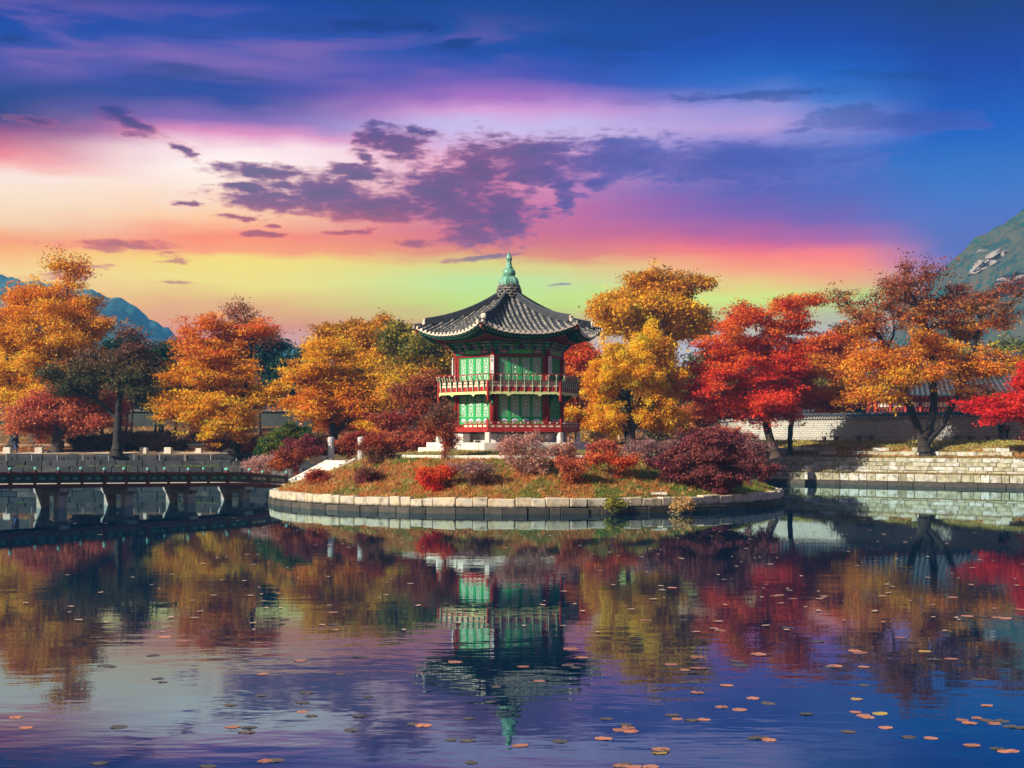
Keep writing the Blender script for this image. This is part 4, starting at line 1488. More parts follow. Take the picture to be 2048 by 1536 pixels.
mb = MB(BP)
for a, b in zip(posts[:-1], posts[1:]):
    n = 8
    for i in range(n):
        t0, t1 = a + (b - a) * i / n, a + (b - a) * (i + 1) / n - 0.012
        p = [bp(t0, 0.02, -0.70), bp(t1, 0.02, -0.70), bp(t1, 0.98, -0.70), bp(t0, 0.98, -0.70)]
        mb.hexa(p + [q + Vector((0, 0, 0.07)) for q in p])
mb.build('deck_planks', 'sand_path', br)
for side in (0, 1):
    for a, b in zip(posts[:-1], posts[1:]):
        mb = MB(BP)
        beam(mb, a, b, side, -0.86, -0.63, 0.20)
        mb.build('edge_beam', 'dark_red_paint', br)
        mb = MB(BP)
        beam(mb, a, b, side, -0.10, 0.0, 0.16)
        mb.build('top_rail', 'dark_red_paint', br)
        mb = MB(BP)
        beam(mb, a, b, side, -0.555, -0.515, 0.10)
        mb.build('bottom_rail', 'dark_red_paint', br)
        cuts = [a, (a + b) / 2, b] if b - a > 2.5 else [a, b]
        for t0, t1 in zip(cuts[:-1], cuts[1:]):
            mb = MB(BP)
            beam(mb, t0 + 0.06, t1 - 0.06, side, -0.515, -0.10, 0.04)
            pn = mb.build('panel', 'panel_green', br)
            if side == 0:
                m2 = MB(BP)
                for q in (0.30, 0.70) if b - a < 3.05 or a < 16 else (0.25, 0.5, 0.75):
                    tc_ = t0 + (t1 - t0) * q
                    c = bp(tc_, side, -0.31) - BN * 0.025
                    L2 = 0.19
                    ringp = [c + BD * (L2 * math.cos(u)) + Vector((0, 0, 0.075 * math.sin(u) * (1 + 0.25 * math.cos(3 * u)))) for u in np.linspace(0, 2 * math.pi, 15)]
                    m2.tube(ringp, 0.011, 4, False)
                    m2.slab([c + BD * (0.08 * math.cos(u)) + Vector((0, 0, 0.035 * math.sin(u))) for u in np.linspace(0, 2 * math.pi, 9)[:-1]], -BN * 0.012)
                m2.build('cloud_motif', 'cream_paint' if a > 16 else 'teal_paint', pn)
            if t1 < b - 0.1:
                mb = MB(BP)
                beam(mb, t1 - 0.06, t1 + 0.06, side, -0.64, -0.09, 0.12)
                mb.build('mullion', 'dark_red_paint', br)
    for t_ in posts:
        mb = MB(BP)
        p = bp(t_, side, 0)
        mb.box(p + Vector((0, 0, -0.38)), (0.17, 0.18, 0.98), (BD, BN, Vector((0, 0, 1))))
        po = mb.build('post', 'dark_red_paint', br)
        m2 = MB(BP)
        m2.lathe(p + Vector((0, 0, 0.11)), [(0.05, 0), (0.05, 0.03), (0.095, 0.07), (0.105, 0.12), (0.085, 0.17), (0.03, 0.205)], 10)
        m2.build('post_cap', 'teal_paint', po, smooth=True)
for t_ in (-18.0, -13.5, -9.0, -4.8, -1.2, 3.3, 7.8, 12.3, 16.6):
    zt = bz(t_) - 0.86
    mb = MB(BP)
    c = BP + BD * t_
    zz0, zz1 = zt - 0.43, zt - 0.01
    prof = [(-0.18, zz1), (BW + 0.18, zz1), (BW + 0.18, zz0 + 0.22), (BW - 0.10, zz0), (0.10, zz0), (-0.18, zz0 + 0.22)]
    mb.slab([c - BD * 0.32 + BN * p + Vector((0, 0, z)) for p, z in prof], BD * 0.64)
    mb.build('pier_cap', 'pier_stone', br)
    for s in (0.32, BW - 0.32):
        mb = MB(BP)
        q = c + BN * s
        mb.rough_box(q + Vector((0, 0, (zz0 - 0.8) / 2)), (0.56, 0.56, zz0 + 0.8), (BD, BN, Vector((0, 0, 1))), rng, 0.05, 0.015)
        mb.build('pier_column', 'pier_stone', br)

# ---------------- granite staircase and its two pillars
SD = Vector((0.62, 0.785, 0)).normalized()
SN = Vector((SD.y, -SD.x, 0))
SB = Vector((-14.15, 91.6, 0))
sc = thing('granite_staircase', 'white granite staircase climbing from the bridge end up the island', 'staircase', SB)
NS = 7
run, rise = 3.9 / NS, 1.50 / NS
for i in range(NS):
    c = SB + SD * (run * (i + 0.5) + 0.3) + Vector((0, 0, 1.00 + rise * (i + 0.5)))
    mb = MB(c)
    mb.rough_box(c - Vector((0, 0, 0.15)), (run + 0.25, 2.0, rise + 0.3), (SD, SN, Vector((0, 0, 1))), rng, 0.015, 0.004)
    mb.build('step', 'granite', sc, loc=c - SB)
for s in (-1, 1):
    mb = MB(SB)
    a = SB + SN * (s * 1.14) + Vector((0, 0, 1.06))
    b = a + SD * 4.3 + Vector((0, 0, 1.58))
    w2 = SN * 0.14
    dn = Vector((0, 0, -0.9))
    mb.hexa([a - w2 + dn, b - w2 + dn, b + w2 + dn, a + w2 + dn, a - w2, b - w2, b + w2, a + w2])
    mb.build('side_wall', 'granite', sc)
for k, (px, py, Y) in enumerate(((662, 921, 96.2), (722, 922, 93.6))):
    p = at(px, py, Y)
    t_ = thing('stone_pillar', ('pale stone pillar left of the top of the staircase', 'pale stone pillar right of the top of the staircase beside a dark bush')[k], 'pillar', p, group='stone pillars at the staircase')
    mb = MB()
    mb.lathe((0, 0, 0), [(0.235, -0.5), (0.225, 1.12)], 8, R(22))
    mb.build('shaft', 'granite_grey', t_)
    mb = MB()
    mb.lathe((0, 0, 0), [(0.17, 1.12), (0.165, 1.19), (0.225, 1.22), (0.235, 1.52), (0.21, 1.58), (0.12, 1.62)], 10)
    mb.build('capital', 'granite_grey', t_)
lw = thing('low_stone_wall', 'short low wall of pale stones left of the staircase pillar', 'stone wall', at(640, 925, 96.4))
for i, (px, wd) in enumerate(((625, 0.42), (638, 0.40), (650, 0.40))):
    p = at(px, 912, 96.6)
    for j in range(2):
        c = p + Vector((0, 0, -0.12 - 0.30 * j))
        mb = MB(c)
        mb.rough_box(c, (wd, 0.4, 0.28), ((1, 0, 0), (0, 1, 0), (0, 0, 1)), rng, 0.03, 0.015)
        mb.build('stone', 'granite', lw, loc=c - lw.location)


# ------------------------------------------------------------------ vegetation
def colonize(nodes, par, att, step, kill, rg, up=0.08, maxit=90, wob=0.18):
    nodes = [np.array(p, dtype=np.float64) for p in nodes]
    par = list(par)
    att = np.array(att)
    N = len(att)
    alive = np.ones(N, bool)
    best = np.full(N, 1e9)
    bi = np.zeros(N, int)

    def upd(i0):
        P = np.array(nodes[i0:])
        d = np.linalg.norm(att[:, None, :] - P[None], axis=2)
        k = d.argmin(1)
        dm = d[np.arange(N), k]
        b = dm < best
        best[b] = dm[b]
        bi[b] = k[b] + i0
    upd(0)
    for _ in range(maxit):
        alive &= best > kill
        if not alive.any():
            break
        ids = np.nonzero(alive)[0]
        i0 = len(nodes)
        for ni in np.unique(bi[ids]):
            a = ids[bi[ids] == ni]
            v = att[a] - nodes[ni]
            v /= np.linalg.norm(v, axis=1)[:, None] + 1e-9
            d = v.sum(0)
            nrm = np.linalg.norm(d)
            d = d / (nrm + 1e-9) + rg.normal(0, wob, 3)
            d[2] += up
            d /= np.linalg.norm(d) + 1e-9
            nodes.append(nodes[ni] + d * step)
            par.append(int(ni))
        upd(i0)
        if len(nodes) > 2600:
            break
    return np.array(nodes), np.array(par)


def radii(par, rbase, rtip, ex=2.3):
    n = len(par)
    acc = np.zeros(n)
    cnt = np.zeros(n, int)
    for i in range(n - 1, -1, -1):
        if acc[i] == 0:
            acc[i] = 1.0
        if par[i] >= 0:
            acc[par[i]] += acc[i]
            cnt[par[i]] += 1
    r = acc ** (1 / ex)
    r = rtip + (r - 1) / max(1e-6, r.max() - 1) * (rbase - rtip)
    return r, acc


def frusta(P0, P1, R0, R1, n):
    """cone pieces between point pairs, n sides, as arrays"""
    D = P1 - P0
    L = np.linalg.norm(D, axis=1, keepdims=True) + 1e-9
    D = D / L
    ref = np.where(np.abs(D[:, 2:3]) > 0.9, np.array([[1.0, 0, 0]]), np.array([[0, 0, 1.0]]))
    A = np.cross(D, ref)
    A /= np.linalg.norm(A, axis=1, keepdims=True) + 1e-9
    B = np.cross(D, A)
    an = np.arange(n) * 2 * math.pi / n
    ring = np.cos(an)[None, :, None] * A[:, None, :] + np.sin(an)[None, :, None] * B[:, None, :]
    V0 = P0[:, None, :] + ring * R0[:, None, None]
    V1 = P1[:, None, :] + ring * R1[:, None, None]
    V = np.concatenate([V0, V1], 1).reshape(-1, 3)
    m_ = len(P0)
    k = np.arange(n)
    q = np.stack([k, k + n, (k + 1) % n + n, (k + 1) % n], 1)
    Fq = (np.arange(m_)[:, None, None] * 2 * n + q[None]).reshape(-1, 4)
    return V, Fq


def leaves(cent, col, per, sig, size, rg, upz=0.7, var=0.10):
    n = len(cent) * per
    c = np.repeat(cent, per, 0) + rg.normal(0, 1, (n, 3)) * np.array(sig)
    nm = rg.normal(0, 0.62, (n, 3))
    nm[:, 2] += upz
    nm /= np.linalg.norm(nm, axis=1, keepdims=True)
    t_ = np.cross(nm, rg.normal(0, 1, (n, 3)))
    t_ /= np.linalg.norm(t_, axis=1, keepdims=True) + 1e-9
    b = np.cross(nm, t_)
    s = size * rg.uniform(0.65, 1.3, (n, 1))
    V = np.stack([c + t_ * s * 0.85, c - t_ * s * 0.45 + b * s * 0.60 + nm * s * 0.1, c - t_ * s * 0.40 - b * s * 0.60], 1).reshape(-1, 3)
    Fq = np.arange(n * 3).reshape(-1, 3)
    k = np.repeat(col, per, 0) * (1 + rg.normal(0, var, (n, 1))) * (1 + rg.normal(0, var * 0.5, (n, 3)))
    return V, Fq, np.repeat(np.clip(k, 0.004, 0.95), 3, 0)


PAL = {
    'orange': [(0.84, 0.26, 0.012), (0.90, 0.38, 0.016), (0.72, 0.18, 0.012), (0.92, 0.48, 0.02)],
    'orangered': [(0.80, 0.17, 0.014), (0.86, 0.27, 0.016), (0.60, 0.09, 0.014), (0.84, 0.34, 0.02)],
    'yellow': [(0.92, 0.52, 0.018), (0.90, 0.43, 0.014), (0.92, 0.60, 0.03), (0.80, 0.33, 0.012)],
    'golden': [(0.92, 0.55, 0.014), (0.92, 0.48, 0.012), (0.92, 0.62, 0.03), (0.80, 0.34, 0.01)],
    'amber': [(0.74, 0.34, 0.014), (0.62, 0.25, 0.012), (0.82, 0.43, 0.02), (0.46, 0.19, 0.014)],
    'red': [(0.78, 0.1, 0.018), (0.84, 0.18, 0.018), (0.58, 0.06, 0.018), (0.84, 0.26, 0.02)],
    'vivid': [(0.8, 0.055, 0.018), (0.66, 0.035, 0.018), (0.86, 0.11, 0.02)],
    'darkred': [(0.38, 0.05, 0.026), (0.5, 0.09, 0.028), (0.26, 0.035, 0.026), (0.56, 0.15, 0.03)],
    'salmon': [(0.634, 0.146, 0.073), (0.537, 0.098, 0.055), (0.708, 0.220, 0.085)],
    'rust': [(0.345, 0.081, 0.034), (0.464, 0.122, 0.037), (0.276, 0.069, 0.034)],
    'purple': [(0.26, 0.048, 0.06), (0.36, 0.075, 0.08), (0.17, 0.034, 0.045), (0.32, 0.085, 0.07)],
    'mauve': [(0.36, 0.17, 0.16), (0.46, 0.24, 0.21), (0.28, 0.12, 0.12)],
    'brown': [(0.24, 0.1, 0.055), (0.32, 0.15, 0.075), (0.17, 0.07, 0.045)],
    'olive': [(0.230, 0.218, 0.025), (0.149, 0.149, 0.029), (0.488, 0.366, 0.024), (0.103, 0.115, 0.025)],
    'olivedark': [(0.075, 0.075, 0.025), (0.115, 0.098, 0.029), (0.172, 0.109, 0.032)],
    'green': [(0.052, 0.115, 0.023), (0.098, 0.161, 0.032), (0.034, 0.081, 0.021), (0.230, 0.230, 0.034)],
    'pine': [(0.025, 0.069, 0.028), (0.040, 0.098, 0.032), (0.057, 0.109, 0.034)],
    'bluepine': [(0.023, 0.063, 0.046), (0.037, 0.086, 0.057), (0.052, 0.092, 0.052)],
    'pink': [(0.62, 0.34, 0.28), (0.7, 0.42, 0.33), (0.5, 0.25, 0.2), (0.58, 0.24, 0.16)],
    'straw': [(0.610, 0.366, 0.122), (0.512, 0.268, 0.085), (0.683, 0.464, 0.195)],
}


def plant(name, label, cat, base, crowns, pal, pal_top=None, natt=260, per=60, size=0.20, sig=(0.45, 0.45, 0.16), rb=0.22, rt=0.018, bark='bark_dark', guides=None, step=0.5, kill=0.7,
          seed=1, group=None, gap=-0.22, shell=0.42, depth=0.8, twigs=2, leafy=1.0, upz=0.7, spray=None, flare=1.7, zbias=0.0, part_names=('trunk', 'crown'), padn=8, padr=0.98, flat=0.30, dens=1.25, spurs=70, up=0.08, minz=None, wob=0.18):
    """one tree or shrub: branches grown towards points spread through the crown volume, leaves clustered on the twigs"""
    rg = np.random.default_rng(seed)
    base = Vector(base)
    Y = base.y
    E = []
    for cr in crowns:
        px, py, rx, ry = cr[:4]
        c = at(px, py, Y + (cr[4] if len(cr) > 4 else 0))
        E.append((np.array(c), np.array((rx / F * Y, rx / F * Y * depth, ry / F * Y))))
    vol = np.array([e[1].prod() for e in E]) ** 0.8
    cnt = np.maximum(6, (natt * vol / vol.sum()).astype(int))
    A, TOPS = [], []
    zmin = min(e[0][2] - e[1][2] for e in E)
    zmax = max(e[0][2] + e[1][2] for e in E)
    for (c, r), k in zip(E, cnt):
        k = int(k * dens)
        npad = max(2, int(round(k / padn)))
        prad = np.clip(1.15 * (r.prod() / npad) ** (1 / 3), padr * 0.6, padr * 1.5)
        for _p in range(npad):
            for _try in range(30):
                d = rg.normal(0, 1, 3)
                d /= np.linalg.norm(d)
                pc = c + d * r * rg.random() ** shell
                if minz is None or pc[2] > minz:
                    break
            rr_ = prad * rg.uniform(0.65, 1.35)
            q = rg.normal(0, 1, (int(padn), 3))
            q /= np.linalg.norm(q, axis=1, keepdims=True)
            q *= rg.random((int(padn), 1)) ** 0.45
            q *= np.array((rr_, rr_, rr_ * flat))
            q[:, 2] -= 0.10 * (q[:, 0] ** 2 + q[:, 1] ** 2) / max(rr_, 0.05)
            q = pc + q
            if minz is not None:
                q[:, 2] = np.maximum(q[:, 2], minz)
            A.extend(list(q))
    A = np.array(A)
    nodes, par = [np.array(base)], [-1]
    gs = guides or [[(crowns[0][0], crowns[0][1] + crowns[0][3] * 0.6)]]
    for g in gs:
        prev = 0
        src = nodes[0]
        start = 0
        if isinstance(g[0], int):
            start = g[0]
            g = g[1:]
        prev = start
        for gi, q in enumerate(g):
            tgt = np.array(at(q[0], q[1], Y + (q[2] if len(q) > 2 else 0)))
            src = nodes[prev]
            n = max(1, int(np.linalg.norm(tgt - src) / step))
            for i in range(1, n + 1):
                nodes.append(src + (tgt - src) * i / n + rg.normal(0, step * 0.05, 3) * (i < n))
                par.append(prev)
                prev = len(nodes) - 1
    nodes, par = colonize(nodes, par, A, step, kill, rg, up=up, wob=wob)
    r, acc = radii(par, rb, rt)
    i = np.nonzero(par >= 0)[0]
    P0, P1 = nodes[par[i]], nodes[i]
    R0, R1 = np.minimum(r[par[i]], r[i] * 1.5), r[i].copy()
    fl = np.clip(1 - (P0[:, 2] - base.z) / (rb * 4.5), 0, 1)
    R0 *= 1 + (flare - 1) * fl ** 2
    big = R0 > 0.045
    O = np.array(base)
    Vs, Fs, nv = [], [], 0
    for m_, n in ((big, 7), (~big, 4)):
        if m_.any():
            V, Fq = frusta(P0[m_] - O, P1[m_] - O + (P1[m_] - P0[m_]) * 0.06, R0[m_], R1[m_], n)
            Vs.append(V)
            Fs.append(Fq + nv)
            nv += len(V)
    # fine twigs on the outer branches
    tips = np.nonzero(acc <= 3)[0]
    if twigs:
        src = np.repeat(nodes[tips], twigs, 0)
        d = rg.normal(0, 1, (len(src), 3))
        out = src - np.array([E[0][0][0], E[0][0][1], zmin])
        d = d / np.linalg.norm(d, axis=1, keepdims=True) + 0.9 * out / (np.linalg.norm(out, axis=1, keepdims=True) + 1e-9)
        d /= np.linalg.norm(d, axis=1, keepdims=True)
        ln = step * rg.uniform(0.8, 2.2, (len(src), 1))
        V, Fq = frusta(src - O, src + d * ln - O, np.full(len(src), rt * 0.7), np.full(len(src), rt * 0.2), 3)
        Vs.append(V)
        Fs.append(Fq + nv)
        TOPS = src + d * ln * 0.8
    SP = np.zeros((0, 3))
    if spurs and len(tips):
        cc_ = np.array([e[0] for e in E]).mean(0)
        o_ = nodes[tips] - cc_
        far = np.argsort(-np.linalg.norm(o_ * np.array((1, 1, 1.3)), axis=1))[:max(8, len(tips) // 2)]
        pick = tips[far[rg.integers(0, len(far), spurs)]]
        o_ = nodes[pick] - cc_
        d = o_ / (np.linalg.norm(o_, axis=1, keepdims=True) + 1e-9) + rg.normal(0, 0.35, (spurs, 3)) + np.array((0, 0, 0.25))
        d /= np.linalg.norm(d, axis=1, keepdims=True)
        ln = step * rg.uniform(1.2, 3.6, (spurs, 1))
        V, Fq = frusta(nodes[pick] - O, nodes[pick] + d * ln - O, np.full(spurs, rt), np.full(spurs, rt * 0.25), 3)
        Vs.append(V)
        Fs.append(Fq + nv + (len(src) * 6 if twigs else 0))
        SP = np.concatenate([nodes[pick] + d * ln * f for f in (0.45, 0.7, 0.95)])
        SP = SP[rg.random(len(SP)) < 0.75 * leafy]
    root = thing(name, label, cat, base, group=group)
    link(part_names[0], np_mesh(part_names[0], np.concatenate(Vs), np.concatenate(Fs), bark, smooth=False), root)
    cent = np.concatenate([A + rg.normal(0, 0.1, A.shape)] + ([nodes[tips]] if len(tips) else []) + ([TOPS] if len(TOPS) else []))
    if leafy < 1:
        hz = (cent[:, 2] - zmin) / (zmax - zmin)
        cent = cent[rg.random(len(cent)) < np.where(hz > 0.55, leafy, 1.0)]
    if len(SP):
        cent = np.concatenate([cent, SP])
    if len(cent) and per:
        hz = np.clip((cent[:, 2] - zmin) / (zmax - zmin) + rg.normal(0, 0.10, len(cent)), 0, 1)
        p0 = np.array(PAL[pal])
        p1 = np.array(PAL[pal_top or pal])
        big_n = np.array([fbm(c[0], c[1] + c[2], 0.30, 2, seed * 1.3) for c in cent])
        idx = np.clip(((big_n * 0.9 + 0.5 + rg.normal(0, 0.28, len(cent))) * len(p0)).astype(int), 0, len(p0) - 1)
        idx1 = np.clip(((big_n * 0.9 + 0.5 + rg.normal(0, 0.28, len(cent))) * len(p1)).astype(int), 0, len(p1) - 1)
        m_ = np.clip((hz - 0.35) / 0.4, 0, 1)[:, None]
        col = p0[idx] * (1 - m_) + p1[idx1] * m_
        odd = rg.random(len(cent)) < 0.07
        col[odd] = col[odd] * np.array([[0.55, 0.75, 0.9]]) + np.array([[0.0, 0.02, 0.004]])
        V, Fq, T = leaves(cent, col, int(per * 1.35), sig, size * 0.84, rg, upz)
        link(part_names[1], np_mesh(part_names[1], V - O, Fq, 'leaf', T), root)
    return root


def tree(name, label, base, Y, crowns, pal, **kw):
    b = at(base[0], base[1], Y)
    b.z = min(b.z, land_z(b.x, b.y)) if Y > 110 else b.z
    return plant(name, label, 'tree', b, crowns, pal, **kw)


# ---- the trees of the far shore, left to right
tree('autumn_tree', 'tall yellow and orange tree with bare twiggy spires at the far left', (24, 893), 131, [(105, 655, 95, 85), (30, 650, 70, 70), (120, 740, 100, 60), (45, 735, 85, 60), (150, 640, 50, 60), (112, 550, 16, 32), (160, 570, 16, 30), (62, 590, 22, 16), (185, 650, 26, 20), (15, 640, 36, 30), (90, 800, 110, 26)],
     'yellow', pal_top='orange', natt=600, per=36, size=0.165, spurs=150, rb=0.42, guides=[[(40, 820), (75, 760), (90, 690)], [(20, 790), (15, 720)]], seed=2, gap=-0.25, sig=(0.5, 0.5, 0.22))
tree('maple_tree', 'low salmon red maple with thick trunk beside the walking person', (112, 907), 125.5, [(85, 842, 48, 32), (160, 832, 62, 32), (125, 815, 55, 28), (195, 820, 30, 18)], 'salmon', natt=240, per=50, size=0.17, sig=(0.42, 0.42, 0.12), rb=0.48, bark='bark_brown', guides=[[(118, 880), (112, 850)], [3, (150, 840)]], seed=3)
tree('young_maple', 'thin young maple right of the thick trunk maple', (148, 905), 126.5, [(165, 830, 40, 22), (205, 820, 26, 14)], 'salmon', natt=70, per=44, size=0.17, rb=0.09, guides=[[(150, 850)]], seed=33)
tree('dark_tree', 'dark tall tree with green brown sparse crown on the left stone bank', (233, 912), 123.4, [(240, 735, 52, 44), (205, 750, 40, 34), (240, 690, 34, 26), (140, 765, 44, 16), (100, 745, 26, 16), (275, 740, 22, 22), (170, 720, 26, 22)], 'olivedark', pal_top='brown', natt=240, per=20, size=0.19, rb=0.36, flare=2.2,
     guides=[[(236, 850), (236, 790), (242, 760)], [6, (190, 795), (130, 775)], [8, (262, 700)]], seed=5, gap=-0.1)
tree('pine_tree', 'dark green pine with layered needle pads behind the left trees', (322, 872), 152, [(335, 705, 40, 14), (300, 730, 40, 12), (350, 740, 50, 14), (310, 760, 44, 14), (330, 785, 40, 12), (270, 775, 36, 12), (300, 715, 22, 10)], 'pine', natt=240, per=60, size=0.24, sig=(0.6, 0.6, 0.14), rb=0.28, guides=[[(325, 800), (330, 720)]], seed=6, gap=-0.5, twigs=1)
tree('orange_maple', 'large orange maple with forked trunk and bare top twigs on the left bank', (466, 908), 123.5, [(430, 720, 86, 62), (470, 672, 56, 34), (395, 690, 46, 40), (400, 800, 84, 48), (500, 785, 50, 54), (360, 790, 46, 50), (470, 840, 62, 26), (510, 650, 30, 26), (450, 760, 70, 60)],
     'yellow', pal_top='orangered', natt=560, per=32, size=0.155, spurs=140, leafy=0.8, sig=(0.40, 0.40, 0.10), rb=0.40, flare=2.4, guides=[[(478, 870), (486, 800), (500, 720), (508, 650)], [3, (455, 830), (430, 760)], [3, (490, 840), (520, 800)]], seed=7, gap=-0.28)
tree('bare_top_tree', 'leafless twiggy tree top rising behind the orange maple', (520, 880), 136, [(505, 640, 36, 24), (545, 665, 26, 18), (480, 625, 24, 14)], 'rust', natt=90, per=4, size=0.16, rb=0.2, bark='bark_brown', guides=[[(515, 760), (505, 680)]], seed=8, twigs=4)
tree('blue_pine', 'bluish green pine standing far behind the orange maple', (560, 868), 172, [(548, 730, 52, 30), (540, 690, 30, 16), (590, 760, 36, 28), (540, 780, 50, 34), (620, 715, 24, 22), (590, 810, 40, 36)], 'bluepine', natt=200, per=36, size=0.30, sig=(0.8, 0.8, 0.3), rb=0.3, seed=9, guides=[[(560, 760)]], gap=-0.3)
tree('orange_maple', 'orange red maple with dark forked trunk behind the two stone pillars', (668, 893), 119, [(655, 735, 62, 48), (620, 790, 46, 44), (720, 800, 50, 44), (670, 830, 66, 34), (690, 770, 56, 50), (600, 745, 26, 22), (745, 850, 36, 20), (640, 700, 34, 24)], 'orange', pal_top='yellow', natt=480, per=32, size=0.15, spurs=120, sig=(0.38, 0.38, 0.10), rb=0.34,
     guides=[[(664, 850), (640, 815), (625, 780)], [2, (690, 850), (715, 790), (735, 750)]], seed=10, gap=-0.25)
tree('yellow_oak', 'tall yellow brown oak behind the orange red maple', (742, 880), 142, [(715, 690, 66, 40), (680, 672, 28, 24), (752, 668, 22, 26), (735, 740, 56, 34), (770, 690, 26, 22), (700, 650, 30, 16), (650, 690, 16, 16)], 'yellow', pal_top='amber', natt=360, per=44, size=0.21, sig=(0.5, 0.5, 0.24), rb=0.30, guides=[[(738, 780), (730, 720)]], flat=0.7, padr=1.0, seed=11, gap=-0.2)
tree('olive_oak', 'olive and yellow oak beside the pavilion eaves on the left', (838, 880), 138, [(835, 720, 52, 36), (855, 760, 48, 44), (800, 690, 22, 26), (810, 750, 44, 36), (865, 690, 22, 16), (880, 740, 24, 40), (790, 790, 30, 30)], 'yellow', pal_top='olive', natt=380, per=46, size=0.21, sig=(0.5, 0.5, 0.26), rb=0.28, guides=[[(835, 790)]], flat=0.7, padr=1.0, seed=12, gap=-0.25)
tree('red_maple', 'dark red maple standing left of the pavilion', (838, 892), 113, [(838, 800, 40, 38), (872, 830, 40, 44), (810, 838, 36, 24), (860, 785, 40, 26), (890, 850, 22, 22), (846, 858, 42, 16)], 'darkred', pal_top='rust', natt=300, per=26, size=0.15, leafy=0.8, sig=(0.36, 0.36, 0.11), rb=0.18, guides=[[(842, 850), (850, 810)], [2, (870, 830)]], seed=13)
tree('orange_tree', 'orange tree seen between the olive oak and the pavilion', (890, 885), 158, [(890, 720, 26, 40), (885, 770, 28, 34), (905, 800, 20, 24)], 'orange', pal_top='salmon', natt=140, per=34, size=0.24, rb=0.22, guides=[[(888, 790)]], seed=14)
tree('red_maple', 'bright red maple seen just right of the pavilion', (1142, 885), 132, [(1150, 720, 36, 26), (1140, 752, 32, 26), (1130, 790, 28, 24), (1165, 750, 26, 30)], 'red', natt=200, per=44, size=0.19, rb=0.2, guides=[[(1142, 800)]], seed=15)
tree('golden_tree', 'dense round golden yellow tree right of the pavilion', (1262, 893), 119, [(1268, 770, 88, 84), (1215, 740, 46, 50), (1320, 750, 52, 56), (1265, 715, 74, 36), (1200, 800, 36, 50), (1335, 810, 32, 40), (1150, 822, 20, 20), (1240, 840, 60, 24), (1310, 842, 40, 22), (1180, 850, 22, 16)],
     'golden', natt=620, per=62, size=0.125, sig=(0.24, 0.24, 0.18), rb=0.36, shell=0.22, upz=0.3, guides=[[(1262, 850), (1255, 800)], [2, (1285, 840)], [2, (1240, 845)]], seed=16, twigs=1, kill=0.8, flat=0.8, padr=1.35, padn=15, spurs=30)
tree('amber_oak', 'tall amber oak with open branches above the golden tree', (1295, 885), 143, [(1295, 620, 92, 52), (1300, 575, 56, 24), (1230, 640, 40, 30), (1370, 620, 40, 42), (1335, 570, 34, 22), (1200, 625, 20, 20), (1405, 580, 12, 26), (1390, 660, 34, 20), (1225, 600, 26, 16), (1320, 660, 60, 24)],
     'golden', pal_top='amber', natt=460, per=36, size=0.22, sig=(0.46, 0.46, 0.26), rb=0.42, guides=[[(1295, 760), (1300, 690), (1290, 640)], [10, (1350, 640)], [10, (1250, 650)]], flat=0.7, padr=1.0, seed=17, gap=-0.18)
tree('red_maple', 'big scarlet maple with wide layered crown right of the golden tree', (1552, 905), 121, [(1500, 700, 96, 80), (1445, 720, 60, 50), (1555, 640, 58, 42), (1580, 730, 60, 60), (1450, 790, 66, 40), (1510, 800, 90, 38), (1500, 630, 40, 30), (1580, 605, 36, 22), (1620, 680, 26, 30), (1410, 760, 32, 40)],
     'vivid', pal_top='red', natt=620, per=34, size=0.15, leafy=0.8, spurs=150, sig=(0.42, 0.42, 0.10), rb=0.36, bark='bark_brown', guides=[[(1535, 860), (1525, 810), (1530, 740), (1545, 660)], [6, (1495, 800), (1470, 730)], [5, (1560, 780), (1585, 720)]], seed=18, gap=-0.28)
tree('red_maple', 'smaller orange red maple with bent trunk in front of the brick wall', (1580, 888), 128, [(1620, 795, 70, 24), (1590, 770, 50, 30), (1660, 800, 40, 18), (1560, 810, 36, 18)], 'red', pal_top='orangered', natt=220, per=46, size=0.18, sig=(0.5, 0.5, 0.11), rb=0.24, guides=[[(1580, 845), (1576, 810)], [5, (1600, 770)]], seed=19)
tree('orange_tree', 'orange tree behind the wall between the scarlet maple and the great forked tree', (1690, 870), 160, [(1690, 740, 56, 40), (1640, 720, 40, 30), (1730, 760, 44, 36), (1680, 690, 40, 24)], 'orange', pal_top='orangered', natt=220, per=34, size=0.24, sig=(0.55, 0.55, 0.2), rb=0.24, guides=[[(1690, 790)]], seed=20)
tree('great_tree', 'great spreading tree with forked dark trunk and rust red top on the right bank', (1852, 914), 120.2,
     [(1850, 640, 150, 84), (1790, 600, 90, 56), (1900, 590, 84, 50), (1970, 640, 80, 70), (1740, 660, 80, 56), (1850, 740, 150, 40), (1760, 740, 90, 34), (1960, 740, 90, 40), (1830, 555, 60, 30), (1700, 610, 40, 30), (2010, 600, 44, 40), (1730, 790, 70, 16), (1920, 790, 80, 16), (1680, 590, 20, 16)],
     'orange', pal_top='rust', natt=1050, per=13, size=0.15, leafy=0.55, spurs=240, padr=0.8, sig=(0.38, 0.38, 0.10), rb=0.52, rt=0.030, bark='bark_dark', guides=[[(1845, 880), (1825, 830), (1800, 760), (1775, 690)], [3, (1858, 860), (1868, 800), (1862, 720), (1850, 650)], [2, (1885, 850), (1920, 780), (1945, 700), (1960, 650)]], seed=21, gap=-0.22, twigs=4, flare=1.5, kill=0.65)
PAL['crimson'] = [(0.78, 0.022, 0.02), (0.62, 0.014, 0.018), (0.84, 0.05, 0.02)]
